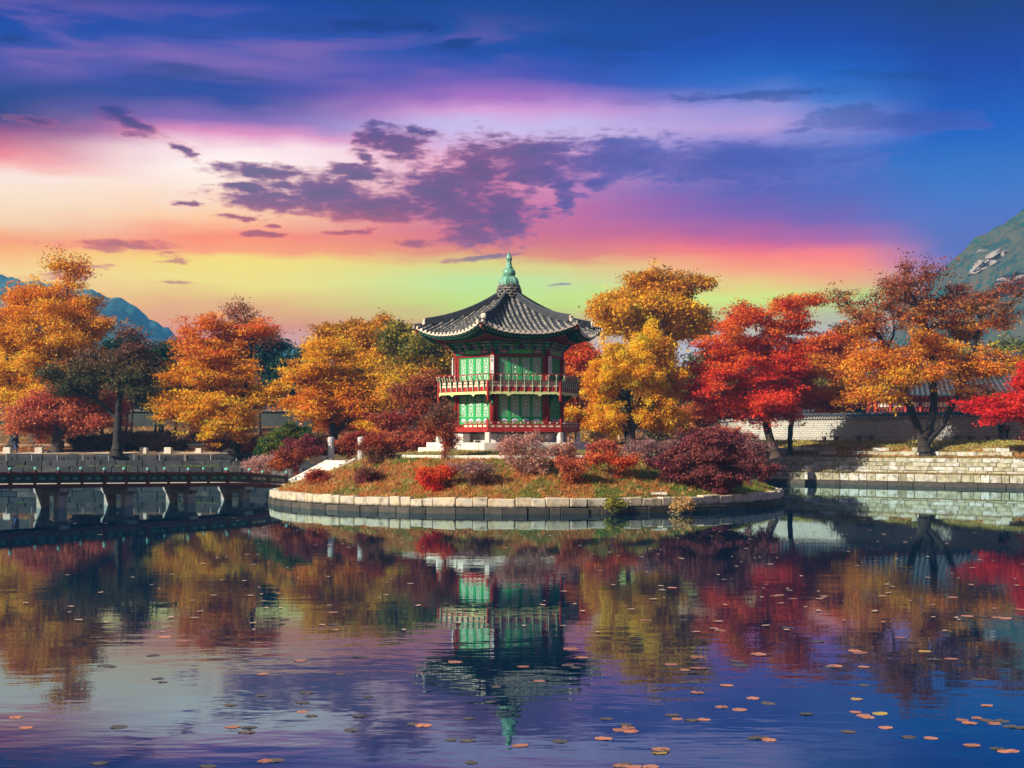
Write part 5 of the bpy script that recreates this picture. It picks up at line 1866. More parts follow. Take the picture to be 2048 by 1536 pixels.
tree('red_maple', 'vivid red maple branches reaching in at the right edge', (2092, 893), 113, [(2010, 805, 50, 14), (2040, 790, 40, 20), (2000, 822, 52, 12), (2035, 825, 40, 18), (2080, 800, 50, 50), (1965, 818, 26, 7), (2090, 760, 40, 30)], 'crimson', natt=260, per=46, size=0.16, sig=(0.42, 0.42, 0.09), rb=0.3, guides=[[(2085, 840), (2060, 800)]], seed=22)
tree('olive_tree', 'olive green tree behind the wall at the right edge', (2035, 868), 165, [(2030, 720, 30, 34), (2040, 770, 40, 30), (2000, 760, 26, 20)], 'olive', natt=160, per=36, size=0.25, sig=(0.6, 0.6, 0.3), rb=0.24, guides=[[(2035, 790)]], seed=23)
# small half hidden trees
tree('bare_tree', 'thin nearly bare tree at the back left of the lawn', (205, 868), 150, [(205, 800, 40, 30), (180, 780, 24, 20)], 'brown', natt=70, per=10, rb=0.12, seed=41, guides=[[(205, 820)]])
tree('dark_maple', 'shadowed maroon maple between the golden and scarlet trees', (1415, 888), 131, [(1410, 845, 40, 16), (1430, 825, 50, 18), (1390, 828, 30, 16)], 'darkred', natt=120, per=36, size=0.18, rb=0.16, seed=42, guides=[[(1415, 860)]])
tree('pale_trunk_tree', 'tree with pale trunk right of the hedge on the left lawn', (438, 892), 131, [(430, 820, 34, 24), (455, 800, 34, 20)], 'orange', natt=90, per=36, rb=0.42, bark='bark_grey', seed=43, guides=[[(438, 850)]], flare=1.2)
tree('pale_trunk_tree', 'thick grey trunk standing behind the salmon maple', (72, 878), 141, [(72, 800, 50, 22)], 'orange', natt=70, per=36, rb=0.62, bark='bark_brown', seed=44, guides=[[(72, 830)]], flare=1.2)
for i, (px, py, Y, h_) in enumerate(((252, 858, 150, 60), (262, 862, 148, 66), (310, 860, 152, 50), (350, 866, 143, 62), (388, 868, 145, 40), (165, 864, 148, 30), (1178, 885, 126, 34), (1300, 884, 128, 30), (1380, 882, 134, 40))):
    tree('slender_tree', ('slender brown leaved tree ', 'slender dark leaved tree ')[i % 2] + ('just right of the dark tall tree trunk', 'second right of the dark tall tree trunk', 'in front of the far left tiled wall', 'left of the thick pale trunk on the lawn', 'under the large orange maple crown', 'behind the young salmon maple', 'right of the pavilion deck', 'right of the golden tree trunk', 'left of the brick wall end')[i], (px, py), Y, [(px + 4, py - h_, 24, 20), (px - 12, py - h_ - 12, 18, 12)], ('brown', 'olivedark')[i % 2], natt=40, per=24, size=0.2, rb=0.13, rt=0.02, seed=50 + i, guides=[[(px + 3, py - h_ * 0.6)]], group='slender trunks in the shade of the wood', twigs=1)
# wood behind: each tree its own, three kinds
rw = random.Random(77)
refs = ['beyond the left edge behind the tall yellow tree', 'behind the left half of the tall yellow tree', 'behind the right half of the tall yellow tree', 'behind the dark tall tree', 'left of the layered pine', 'just behind the layered pine', 'behind the left part of the large orange maple', 'behind the top of the large orange maple', 'right of the large orange maple', 'behind the bluish green pine', 'left behind the orange red maple', 'right behind the orange red maple', 'behind the tall yellow brown oak', 'behind the olive and yellow oak', 'just left of the pavilion eaves', 'hidden behind the left side of the pavilion', 'hidden behind the middle of the pavilion', 'hidden behind the right side of the pavilion', 'behind the bright red maple by the pavilion', 'behind the left side of the golden tree', 'behind the middle of the golden tree', 'right behind the amber oak', 'between the amber oak and the scarlet maple', 'behind the left side of the scarlet maple', 'behind the middle of the scarlet maple', 'between the scarlet maple and the hall roof', 'above the left end of the hall roof', 'behind the left side of the great forked tree', 'behind the middle of the great forked tree', 'behind the right side of the great forked tree', 'right of the great forked tree', 'at the right edge above the vivid red branches', 'beyond the right edge of the view']
bgl = {'pine': 'dark evergreen tree ', 'olive': 'olive green tree ', 'orange': 'orange brown tree ', 'amber': 'amber tree ', 'bluepine': 'bluish evergreen tree '}
for i, (px, top, Y, pl, wd) in enumerate(((-30, 650, 175, 'orange', 60), (50, 700, 182, 'pine', 60), (140, 690, 186, 'olive', 60), (215, 700, 178, 'bluepine', 50), (265, 705, 190, 'pine', 50), (345, 715, 195, 'pine', 60), (395, 735, 185, 'olive', 50), (455, 740, 200, 'bluepine', 60), (515, 735, 190, 'pine', 60), (585, 745, 210, 'bluepine', 55), (640, 740, 190, 'pine', 50), (700, 745, 200, 'pine', 55), (765, 725, 185, 'pine', 55), (820, 740, 195, 'olive', 50), (880, 700, 190, 'amber', 50), (940, 745, 190, 'pine', 50), (1010, 750, 195, 'orange', 50), (1080, 740, 190, 'olive', 50), (1135, 730, 185, 'orange', 46), (1200, 745, 195, 'pine', 55), (1265, 740, 190, 'olive', 55), (1330, 720, 185, 'amber', 60), (1400, 720, 180, 'olive', 56), (1465, 720, 188, 'pine', 56), (1535, 730, 190, 'amber', 56), (1610, 715, 185, 'olive', 60), (1680, 730, 195, 'pine', 56), (1750, 720, 200, 'orange', 60), (1830, 720, 205, 'pine', 60), (1900, 725, 200, 'olive', 60), (1975, 720, 205, 'orange', 60), (2060, 700, 190, 'olive', 60), (2110, 730, 170, 'orange', 60))):
    cy0 = top + wd * 0.5
    p = land_at(px, Y)
    plant('wood_tree', bgl[pl] + refs[i], 'tree', p, [(px, cy0, wd * 0.55, wd * 0.5), (px - wd * 0.35, cy0 + wd * 0.6, wd * 0.55, wd * 0.5), (px + wd * 0.38, cy0 + wd * 0.55, wd * 0.5, wd * 0.5), (px, cy0 + wd * 1.15, wd * 0.7, wd * 0.45)], pl, natt=150, per=24, size=0.42, padr=2.0, flat=0.6, sig=(0.7, 0.7, 0.40), rb=0.26, rt=0.03, step=0.9, kill=1.3, seed=100 + i, group='trees of the wood behind the pond', twigs=1, guides=[[(px, cy0 + wd * 1.2)]], gap=-0.35)


# ---- shrubs on the island and on the banks
def shrub(name, label, base, crowns, pal, isl=True, natt=110, per=26, size=0.085, sig=(0.14, 0.14, 0.08), rb=0.045, rt=0.008, bark='twig', step=0.16, kill=0.22, stems=4, seed=1, Y=None, **kw):
    if isl:
        b = on_island(*base) if Y is None else at(base[0], base[1], Y)
    else:
        b = land_at(base[0], Y) if Y else on_land(*base)
    rg = random.Random(seed)
    cx0 = sum(c[0] for c in crowns) / len(crowns)
    gs = []
    for k in range(stems):
        c = crowns[k % len(crowns)]
        gs.append([(b.x * F / b.y + 1024 + (c[0] - cx0) * 0.25 + rg.uniform(-8, 8), HZ - (b.z - CAMZ) * F / b.y - abs(base[1] - c[1]) * 0.45, rg.uniform(-0.3, 0.3))])
    return plant(name, label, 'shrub', b, crowns, pal, natt=natt, per=per, size=size, sig=sig, rb=rb, rt=rt, bark=bark, step=step, kill=kill, guides=gs, seed=seed, part_names=('stems', 'foliage'), flare=1.0, minz=b.z + 0.05, **{**dict(padn=7, padr=0.34, flat=0.5, spurs=44), **kw})


shrub('bare_shrub', 'large nearly bare pinkish grey shrub in front of the pavilion', (1056, 948), [(1050, 892, 46, 30), (1020, 905, 30, 24), (1080, 905, 26, 26), (1055, 925, 40, 18)], 'pink', natt=420, per=3, size=0.085, stems=9, seed=201, twigs=4, bark='bark_grey', rb=0.05, gap=-0.4)
shrub('young_tree', 'small young tree with red brown leaves left of the podium', (889, 920), [(882, 838, 30, 28), (890, 868, 32, 22), (865, 855, 22, 24)], 'darkred', pal_top='brown', natt=200, per=9, stems=3, seed=202, rb=0.05, twigs=2)
shrub('dark_bush', 'dark red brown bush beside the right stone pillar', (752, 930), [(752, 900, 28, 26), (740, 890, 18, 18), (768, 905, 16, 18)], 'brown', pal_top='darkred', natt=220, per=13, stems=6, seed=203)
shrub('small_red_shrub', 'small bright red shrub on the front slope of the island', (868, 978), [(866, 956, 22, 14), (884, 948, 14, 12), (850, 955, 12, 8)], 'vivid', pal_top='red', natt=110, per=22, stems=4, seed=204)
shrub('dark_bush', 'small dark purple bush on the left slope of the island', (728, 966), [(732, 948, 22, 14), (745, 955, 16, 10)], 'purple', pal_top='brown', natt=110, per=9, stems=5, seed=205)
shrub('twiggy_shrub', 'low grey brown twiggy shrub right of the small red shrub', (945, 974), [(945, 946, 34, 18), (925, 940, 18, 12), (968, 950, 18, 12)], 'brown', pal_top='mauve', natt=150, per=5, stems=7, seed=206, twigs=3)
shrub('purple_maple_shrub', 'large dome of dark purple red maple shrub on the right of the island', (1402, 978), [(1400, 915, 58, 36), (1440, 905, 46, 36), (1350, 925, 40, 28), (1420, 945, 60, 26), (1360, 950, 40, 18), (1300, 925, 16, 14), (1415, 880, 50, 18)], 'purple', natt=620, per=19, size=0.095, sig=(0.17, 0.17, 0.07), stems=8, seed=207, rb=0.07, step=0.2, kill=0.28)
shrub('twiggy_shrub', 'grey purple twiggy shrub at the right end of the island', (1500, 972), [(1505, 925, 40, 28), (1530, 940, 26, 16), (1480, 910, 26, 20), (1500, 895, 30, 12)], 'purple', pal_top='mauve', natt=300, per=9, stems=7, seed=208, twigs=3)
shrub('red_shrub', 'loose red and pink shrub left of the purple maple shrub', (1222, 956), [(1205, 912, 28, 18), (1235, 920, 30, 18), (1255, 930, 18, 12), (1220, 895, 26, 12)], 'red', pal_top='salmon', natt=200, per=8, stems=5, seed=209, twigs=2)
shrub('red_shrub', 'small sparse reddish shrub right of the big bare shrub', (1143, 964), [(1140, 938, 20, 18), (1150, 950, 16, 10)], 'darkred', pal_top='salmon', natt=90, per=10, stems=5, seed=210, twigs=2)
shrub('twiggy_shrub', 'tall thin twiggy shrub by the podium corner', (1128, 930), [(1130, 900, 26, 18), (1110, 905, 14, 12)], 'pink', natt=110, per=6, stems=5, seed=211, twigs=2)
shrub('twiggy_shrub', 'mauve twiggy shrub behind the red shrub near the kerb', (1300, 922), [(1300, 900, 40, 18), (1330, 895, 24, 16), (1270, 905, 24, 12)], 'mauve', natt=180, per=8, stems=6, seed=212, twigs=2)
shrub('dull_orange_shrub', 'dull pink orange shrub behind the purple maple shrub', (1432, 915), [(1420, 872, 60, 20), (1470, 880, 36, 20), (1380, 880, 36, 16)], 'mauve', pal_top='salmon', natt=320, per=8, size=0.11, stems=7, seed=213, twigs=2, Y=100)
shrub('purple_maple_shrub', 'maroon low shrub at the very right tip of the island', (1440, 985), [(1430, 968, 40, 14), (1465, 960, 30, 14)], 'purple', natt=130, per=22, stems=5, seed=240)
shrub('green_bush', 'green and yellow leafy bush above the bridge end', (566, 935), [(560, 890, 36, 30), (585, 875, 28, 24), (545, 905, 28, 22), (575, 862, 20, 14)], 'green', natt=320, per=26, size=0.11, stems=6, seed=214, Y=97.5)
shrub('dark_bush', 'dark maroon bush in front of the green bush', (592, 945), [(588, 908, 36, 24), (614, 897, 24, 20), (572, 922, 22, 14)], 'darkred', pal_top='purple', natt=300, per=14, size=0.10, stems=6, seed=215, Y=95.5)
shrub('twiggy_shrub', 'pink grey twiggy shrub just above the bridge railing', (532, 952), [(525, 930, 28, 16), (550, 920, 26, 16), (505, 935, 16, 10)], 'pink', natt=220, per=9, stems=6, seed=216, Y=96.5, twigs=2)
shrub('red_bush', 'dark red bush between the two stone pillars', (690, 912), [(690, 892, 30, 18), (710, 880, 18, 14)], 'darkred', natt=180, per=15, size=0.1, stems=5, seed=217, Y=99)
shrub('red_bush', 'dark red bush left of the left stone pillar', (640, 915), [(640, 888, 24, 20), (622, 880, 20, 14)], 'darkred', pal_top='brown', natt=160, per=15, size=0.1, stems=5, seed=218, Y=100)
shrub('red_bush', 'red brown bush behind the young tree', (812, 908), [(812, 886, 34, 16), (840, 880, 24, 14)], 'darkred', pal_top='salmon', natt=170, per=12, size=0.11, stems=5, seed=219, Y=101)
shrub('stair_plant', 'tiny dark red plant growing beside the staircase', (636, 966), [(636, 948, 12, 9)], 'darkred', natt=40, per=18, stems=3, seed=220)
shrub('rim_tuft', 'yellow green tuft growing out of the island rim wall', (1363, 1012), [(1363, 1003, 8, 7)], 'straw', natt=26, per=7, size=0.12, stems=6, seed=221, Y=74.6, upz=0.1)
shrub('rim_tuft', 'small brown tuft growing on the rim wall left of the yellow green one', (1232, 1012), [(1232, 1005, 8, 6)], 'olive', natt=18, per=6, size=0.1, stems=5, seed=222, Y=73.5, upz=0.1)
shrub('dry_bush', 'straw coloured dry bush right of the pavilion deck', (1180, 900), [(1178, 880, 24, 14)], 'straw', natt=120, per=12, size=0.12, stems=6, seed=223, Y=101)
hd_l = ['brown hedge bush left of the dark tree trunk', 'brown hedge bush right of the dark tree trunk', 'low brown hedge bush at the right end of the row', 'reddish bush beside the forked orange maple trunk', 'salmon bush right of the forked orange maple trunk', 'brown bush further left by the salmon maple']
for i, (px, wd, hgt, pl, Y) in enumerate(((205, 34, 14, 'brown', 128.5), (275, 44, 20, 'brown', 128.5), (330, 32, 14, 'brown', 128), (445, 22, 14, 'rust', 127.5), (503, 28, 16, 'salmon', 126), (170, 22, 12, 'brown', 129))):
    b = land_at(px, Y)
    pyb = HZ - (b.z - CAMZ) * F / Y
    shrub('hedge_bush', hd_l[i], (px, pyb), [(px - wd * 0.4, pyb - hgt * 0.8, wd * 0.7, hgt), (px + wd * 0.4, pyb - hgt * 0.8, wd * 0.7, hgt)], pl, isl=False, Y=Y, natt=260, per=16, size=0.13, sig=(0.22, 0.22, 0.12), step=0.26, kill=0.34, stems=7, seed=230 + i, twigs=2, group='bushes on the left lawn')


# ---- grass blades
def blades(name, label, pts, cols, hgt, wdt, seed):
    rg = np.random.default_rng(seed)
    n = len(pts)
    a = rg.uniform(0, 2 * math.pi, n)
    d = np.stack([np.cos(a), np.sin(a), np.zeros(n)], 1)
    h_ = hgt * rg.uniform(0.5, 1.4, (n, 1))
    lean = rg.normal(0, 0.55, (n, 3))
    lean[:, 2] = 1.0
    V = np.stack([pts - d * wdt / 2 - np.array([0, 0, 0.02]), pts + d * wdt / 2 - np.array([0, 0, 0.02]), pts + lean * h_], 1).reshape(-1, 3)
    T = np.repeat(np.clip(cols * (1 + rg.normal(0, 0.16, (n, 1))), 0.005, 0.9), 3, 0)
    o = link(name, np_mesh(name, V, np.arange(n * 3).reshape(-1, 3), 'grass_blade', T))
    return tag(o, label, 'grass', kind='stuff')


rg = np.random.default_rng(5)
n = 70000
rr = 15.75 * np.sqrt(rg.random(n))
aa = rg.uniform(-R(115), R(115), n)
px_, py_ = IC.x + rr * np.sin(aa), IC.y - rr * np.cos(aa)
keep = (rr > 9.75) | (rr > 5.4)
px_, py_, rr = px_[keep], py_[keep], rr[keep]
pts = np.array([(x, y, island_z(x, y)) for x, y in zip(px_, py_)])
nz1 = np.array([fbm(x, y, 0.45, 3, 8.0) for x, y in zip(px_, py_)])
gprob = np.clip(0.46 + 0.05 * px_ + nz1 * 2.2, 0.03, 0.97)
green = rg.random(len(pts)) < gprob
lawn = rr < 9.5
co_ = np.where(green[:, None], np.array([[0.10, 0.20, 0.02]]), np.array([[0.52, 0.17, 0.035]]))
alt = rg.random(len(pts)) < 0.25
co_[alt] = np.where(green[alt][:, None], np.array([[0.26, 0.27, 0.04]]), np.array([[0.60, 0.28, 0.07]]))
co_[lawn] = np.where(rg.random((lawn.sum(), 1)) < 0.5, np.array([[0.40, 0.34, 0.10]]), np.array([[0.22, 0.24, 0.06]]))
blades('island_grass', 'orange and green grass on the island slope', pts, co_, 0.13, 0.05, 6)
P_, K_ = [], []
for i in range(6500):
    a_, r_ = rg.uniform(-R(115), R(115)), 15.7 * math.sqrt(rg.random())
    x, y = IC.x + r_ * math.sin(a_), IC.y - r_ * math.cos(a_)
    if fbm(x, y, 0.5, 3, 21.0) < -0.02 or r_ < 5.4:
        continue
    P_.append((x, y, island_z(x, y) + 0.05))
    K_.append(((0.58, 0.20, 0.05), (0.62, 0.36, 0.10), (0.40, 0.08, 0.04), (0.30, 0.13, 0.06))[int(rg.integers(0, 4))])
V, Fq, T = leaves(np.array(P_), np.array(K_), 1, (0.05, 0.05, 0.02), 0.14, rg, 1.4)
tag(link('fallen_leaves', np_mesh('fallen_leaves', V, Fq, 'leaf', T)), 'red and brown fallen leaves scattered on the island slope', 'leaves', kind='stuff')
P_, K_ = [], []
for i in range(420):
    a_, r_ = rg.uniform(-R(110), R(110)), rg.uniform(9.9, 15.7)
    x, y = IC.x + r_ * math.sin(a_), IC.y - r_ * math.cos(a_)
    kk = ((0.62, 0.40, 0.14), (0.30, 0.30, 0.06), (0.55, 0.22, 0.06))[int(rg.integers(0, 3))]
    for q in range(22):
        x2, y2 = x + rg.normal(0, 0.08), y + rg.normal(0, 0.08)
        P_.append((x2, y2, island_z(x2, y2)))
        K_.append(kk)
blades('grass_tufts', 'taller dry grass tufts standing on the island slope', np.array(P_), np.array(K_), 0.30, 0.03, 9)
# grass growing on the ledges and between the stones of the banks
P_, K_ = [], []
for i in range(26000):
    s = rg.uniform(S0, S0 + L_)
    d, z = [(rg.uniform(1.9, 3.7), 2.36), (rg.uniform(0.7, 1.5), 1.0), (rg.uniform(4.0, 8.5), None), (rg.uniform(4.0, 8.5), None)][int(rg.integers(0, 4))]
    p = along(s, d, z or 0)
    if z is None:
        p.z = land_z(p.x, p.y)
        K_.append((0.46, 0.47, 0.10) if rg.random() < 0.8 else (0.36, 0.18, 0.05))
    else:
        K_.append((0.34, 0.13, 0.05) if rg.random() < 0.55 else (0.26, 0.32, 0.06))
    P_.append(p[:])
blades('bank_grass', 'dry yellow green grass and red weeds on the right stone bank', np.array(P_), np.array(K_), 0.15, 0.07, 7)
P_, K_ = [], []
for i in range(5000):
    x = rg.uniform(-58, -13)
    if fbm(x, 0, 0.25, 2, 2.0) < 0.0:
        continue
    P_.append((x, rg.uniform(122.0, 122.5), 1.56))
    K_.append((0.14, 0.26, 0.02) if rg.random() < 0.8 else (0.30, 0.28, 0.05))
blades('ledge_grass', 'strip of fresh green grass on the left stone ledge', np.array(P_), np.array(K_), 0.10, 0.05, 8)
# fallen leaves scattered over the park ground
P_, K_ = [], []
n = 16000
for i in range(n):
    x = rg.uniform(-58, 44)
    y = bank_y(x) + 4.5 + rg.random() ** 1.5 * 40
    P_.append((x, y, land_z(x, y) + 0.03))
    K_.append(((0.50, 0.20, 0.05), (0.58, 0.32, 0.08), (0.36, 0.10, 0.04))[int(rg.integers(0, 3))])
V, Fq, T = leaves(np.array(P_), np.array(K_), 1, (0.05, 0.05, 0.01), 0.24, rg, 2.2)
tag(link('fallen_leaves', np_mesh('fallen_leaves', V, Fq, 'leaf', T)), 'orange fallen leaves lying on the park ground', 'leaves', kind='stuff')

# ------------------------------------------------------------------ walls, hall, benches
rng = random.Random(31)


def tiled_wall(name, label, A, B, z0, h_, bricks=True, core='mortar', th=0.5, body='brick_wall', tile='tile_blue'):
    A, B = Vector(A), Vector(B)
    d = (B - A)
    L2 = d.length
    d.normalize()
    n_ = Vector((d.y, -d.x, 0))           # towards the pond
    root = thing(name, label, 'wall', (A.x, A.y, z0))
    o = root.location
    M_ = (A + B) / 2
    Zv = Vector((0, 0, 1))
    mb = MB(o)
    mb.box((M_.x, M_.y, z0 + h_ / 2 - 0.4), (L2, th, h_ + 0.8), (d, -n_, Zv))
    mb.build('wall_core', core, root)
    if bricks:
        mb = MB(o)
        rows = 12
        zc = z0
        for r in range(rows):
            hh = h_ / rows if r < 9 else h_ / rows
            wd = 0.44 if r < 9 else 0.30
            s = -(r % 2) * wd / 2
            while s < L2:
                a, b = max(0, s), min(L2, s + wd)
                if b - a > 0.1:
                    c = A + d * ((a + b) / 2) + n_ * (th / 2 + 0.012 + rng.uniform(-0.008, 0.012))
                    mb.box((c.x, c.y, zc + hh / 2), (b - a - 0.075, 0.06, hh - 0.07), (d, -n_, Zv))
                s += wd
            zc += hh
        tag(mb.build('bricks', body, root), kind='stuff')
    # tiled coping
    zc = z0 + h_
    mb = MB(o)
    mb.slab([A + n_ * p + Vector((0, 0, zc + z)) - Vector((0, 0, 0)) for p, z in ((-0.55, 0.02), (-0.55, 0.10), (-0.08, 0.36), (0.08, 0.36), (0.55, 0.10), (0.55, 0.02))], d * L2)
    cop = mb.build('coping', 'tile_dark', root)
    t1, t2, t3 = MB(o), MB(o), MB(o)
    k = int(L2 / 0.29)
    for i in range(k):
        q = A + d * ((i + 0.5) * L2 / k)
        for s in (1, -1):
            t1.tube([q + n_ * (s * 0.10) + Vector((0, 0, zc + 0.37)), q + n_ * (s * 0.58) + Vector((0, 0, zc + 0.12))], 0.075, 5)
        t2.tube([q + n_ * 0.585 + Vector((0, 0, zc + 0.115)), q + n_ * 0.61 + Vector((0, 0, zc + 0.10))], 0.078, 8)
        t3.box(q + n_ * 0.42 + d * 0.145 + Vector((0, 0, zc + 0.0)), (0.10, 0.26, 0.07), (d, -n_, Zv))
    tag(t1.build('coping_tiles', tile, cop), kind='stuff')
    tag(t2.build('tile_ends', 'tile_end', cop), kind='stuff')
    tag(t3.build('eave_pegs', 'white_paint', cop), kind='stuff')
    mb = MB(o)
    mb.tube([A + Vector((0, 0, zc + 0.42)), B + Vector((0, 0, zc + 0.42))], 0.13, 8)
    mb.build('ridge_tile', 'tile_dark', cop)
    return root


WA = (23.4, 141.0, 0)
WB = (46.5, 122.5, 0)
tiled_wall('brick_wall', 'long grey brick wall with dark tile coping on the right bank', WA, WB, 3.70, 2.22)
tiled_wall('brick_wall', 'end of the grey brick wall turning away behind the scarlet maple', (23.1, 153.0, 0), (23.1, 141.4, 0), 3.70, 2.15)
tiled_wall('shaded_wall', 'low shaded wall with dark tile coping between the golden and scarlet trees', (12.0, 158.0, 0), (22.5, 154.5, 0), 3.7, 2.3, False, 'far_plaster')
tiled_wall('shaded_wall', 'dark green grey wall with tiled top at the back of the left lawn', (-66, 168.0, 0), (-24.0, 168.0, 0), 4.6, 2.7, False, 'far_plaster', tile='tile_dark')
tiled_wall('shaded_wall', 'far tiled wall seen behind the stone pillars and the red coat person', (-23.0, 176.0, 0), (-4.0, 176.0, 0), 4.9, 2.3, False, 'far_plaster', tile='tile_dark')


def hall(name, label, loc, rz, L2, D, zb, ze, zr, over=1.6):
    root = thing(name, label, 'building', loc, rz)
    mb = MB()
    mb.box((0, 0, (zb + ze) / 2 - 0.3), (L2, D, ze - zb + 0.6))
    mb.build('body', 'column_red', root)
    n = int(L2 / 1.6)
    for i in range(n):
        x = -L2 / 2 + (i + 0.5) * L2 / n
        for z, hh, m_ in ((zb + 1.2, 1.5, 'paper'), (zb + 2.9, 1.1, 'dark_wood'), (zb + 3.9, 0.5, 'paper')):
            if z + hh / 2 > ze - 0.3:
                continue
            mb = MB()
            mb.box((x, -D / 2 - 0.03, z), (L2 / n - 0.45, 0.05, hh))
            w_ = mb.build('wall_panel', m_, root)
            m2 = MB()
            for q in (-1, 0, 1):
                m2.box((x + q * (L2 / n - 0.45) / 3, -D / 2 - 0.07, z), (0.09, 0.05, hh))
            m2.build('mullion', 'red_paint', w_)
        mb = MB()
        mb.lathe((x - L2 / n / 2, -D / 2 - 0.12, 0), [(0.17, zb - 0.5), (0.15, ze)], 8)
        mb.build('column', 'red_paint', root, smooth=True)
    # hipped and gabled roof with curved eaves
    hl, hd_ = L2 / 2 + over, D / 2 + over

    def rp(a, t, s):
        x = (a * 2 - 1) * (hl - t * 1.2)
        cz = 0.7 * abs(a * 2 - 1) ** 3 * (1 - t) ** 1.5
        return Vector((x, s * (-hd_ * (1 - t)), ze + (zr - ze) * (0.6 * t + 0.4 * t * t) + cz))
    mb = MB()
    for s in (1, -1):
        grid_surface(mb, lambda a, t: rp(a, t, s), 20, 8)
    for e in (0.0, 1.0):
        pts_ = [rp(e, t, 1) for t in np.linspace(0, 1, 6)] + [rp(e, t, -1) for t in np.linspace(1, 0, 6)][1:]
        mb.add(pts_, [tuple(range(len(pts_)))])
    rf = mb.build('roof', 'tile_dark', root)
    k = int(2 * hl / 0.55)
    for i in range(k):
        a = (i + 0.5) / k
        mb = MB()
        mb.tube([rp(a, t, 1) + Vector((0, 0, 0.05)) for t in np.linspace(0, 0.97, 8)], 0.14, 6)
        mb.build('tile_row', 'tile_blue', rf)
    mb = MB()
    mb.tube([rp(a, 1.0, 1) + Vector((0, 0, 0.25 + 0.5 * abs(2 * a - 1) ** 4)) for a in np.linspace(0, 1, 12)], 0.30, 8)
    mb.build('ridge', 'tile_dark', rf)
    mb = MB()
    for i in range(int(2 * hl / 0.5)):
        a = (i + 0.5) / int(2 * hl / 0.5)
        p = rp(a, 0, 1)
        mb.tube([p + Vector((0, 0.1, -0.18)), p + Vector((0, 1.6, 0.05))], 0.08, 5)
    mb.build('rafters', 'column_red', rf)
    return root


hp_ = at(1872, 800, 154)
hall('palace_hall', 'large traditional hall with grey tiled roof and red columns behind the brick wall', (hp_.x + 1.5, 156, 0), R(-6), 16.0, 7.0, 3.8, 8.6, 12.6)
hp_ = at(1600, 800, 172)
hall('palace_hall', 'smaller tiled hall half hidden behind the scarlet maple', (hp_.x, 176, 0), R(-4), 9.0, 5.0, 4.2, 7.2, 9.8)


def bench(loc, rz, label):
    t_ = thing('bench', label, 'bench', loc, rz, 'benches along the brick wall')
    mb = MB()
    for i in range(3):
        mb.box((0, -0.16 + 0.16 * i, 0.43), (1.9, 0.14, 0.06))
    mb.build('seat', 'bench_wood', t_)
    for s in (-0.62, 0.62):
        mb = MB()
        mb.box((s, 0, 0.20), (0.26, 0.42, 0.40))
        mb.build('leg', 'bench_wood', t_)


wd_ = (Vector(WB) - Vector(WA)).normalized()
wn_ = Vector((wd_.y, -wd_.x, 0))
wa_ = math.atan2(wd_.y, wd_.x)
for px, lab in ((1660, 'brown wooden bench nearest the left end of the brick wall'), (1730, 'brown wooden bench just left of the great forked tree'), (1927, 'dark wooden bench right of the great forked tree'), (1990, 'wooden bench beside the two standing people by the wall')):
    k = (px - 1024) / F
    # point on the line one metre in front of the wall seen at column px
    A2 = Vector(WA) + wn_ * 1.1
    s = (k * A2.y - A2.x) / (wd_.x - k * wd_.y)
    p = A2 + wd_ * s
    bench((p.x, p.y, land_z(p.x, p.y)), wa_, lab)


def fence(name, label, pts, hgt, m_post, m_rope, gap):
    root = thing(name, label, 'fence', pts[0])
    o = root.location
    tops = []
    for p in pts:
        mb = MB(o)
        mb.tube([Vector(p) + Vector((0, 0, -0.2)), Vector(p) + Vector((0, 0, hgt))], 0.035, 6)
        mb.build('post', m_post, root)
        tops.append(Vector(p) + Vector((0, 0, hgt - 0.06)))
    mb = MB(o)
    for a, b in zip(tops[:-1], tops[1:]):
        mb.tube([a, (a + b) / 2 - Vector((0, 0, 0.06)), b], 0.012, 4)
    mb.build('rope', m_rope, root)


fence('rope_fence', 'low rope fence with thin pale posts on the left stone ledge', [(x, 123.2, 2.06) for x in np.arange(-58, -14, 2.25)], 0.52, 'granite_grey', 'twig', 2)
fence('rope_fence', 'low rope fence with small posts along the top of the right bank', [(p.x, p.y, land_z(p.x, p.y)) for p in [Vector(WA) + wn_ * 2.6 + wd_ * s for s in np.arange(2, 32, 2.4)]], 0.38, 'cloth_tan', 'twig', 2)
fence('rope_fence', 'low rope fence along the sandy path on the left lawn', [(x, 136.6, land_z(x, 136.6)) for x in np.arange(-62, -24, 2.6)], 0.5, 'granite_grey', 'twig', 2)
for px, py, lab in ((16, 908, 'square pale stone block left of the walking person'), (79, 908, 'small pale stone block right of the walking person'), (288, 906, 'pale stone block on the left bank, first right of the dark tree'), (337, 905, 'pale stone block on the left bank, second right of the dark tree'), (398, 904, 'smallest pale stone block near the forked orange maple')):
    p = land_at(px, 124.6)
    w_ = 0.66 if px != 398 else 0.52
    mb = MB()
    mb.rough_box((0, 0, 0.22), (w_, w_, 0.60 if px != 398 else 0.48), ((1, 0, 0), (0, 1, 0), (0, 0, 1)), rng, 0.04, 0.02)
    o = mb.build('stone_block', 'granite', loc=p)
    tag(o, lab, 'stone block', 'stone blocks on the left bank')
p = at(1305, 905, 100)
mb = MB()
mb.rough_box((0, 0, 0.3), (0.3, 0.3, 1.0), ((1, 0, 0), (0, 1, 0), (0, 0, 1)), rng, 0.03, 0.01)
tag(mb.build('stone_post', 'granite_grey', loc=p), 'short grey stone post standing behind the mauve shrub', 'post')
p = on_island(1318, 989)
mb = MB()
mb.rough_box((0, 0, 0.03), (0.9, 0.45, 0.16), ((1, 0.1, 0), (-0.1, 1, 0), (0, 0, 1)), rng, 0.06, 0.04)
tag(mb.build('flat_rock', 'granite', loc=p), 'flat pale rock lying on the turf edge near the purple shrub', 'rock')
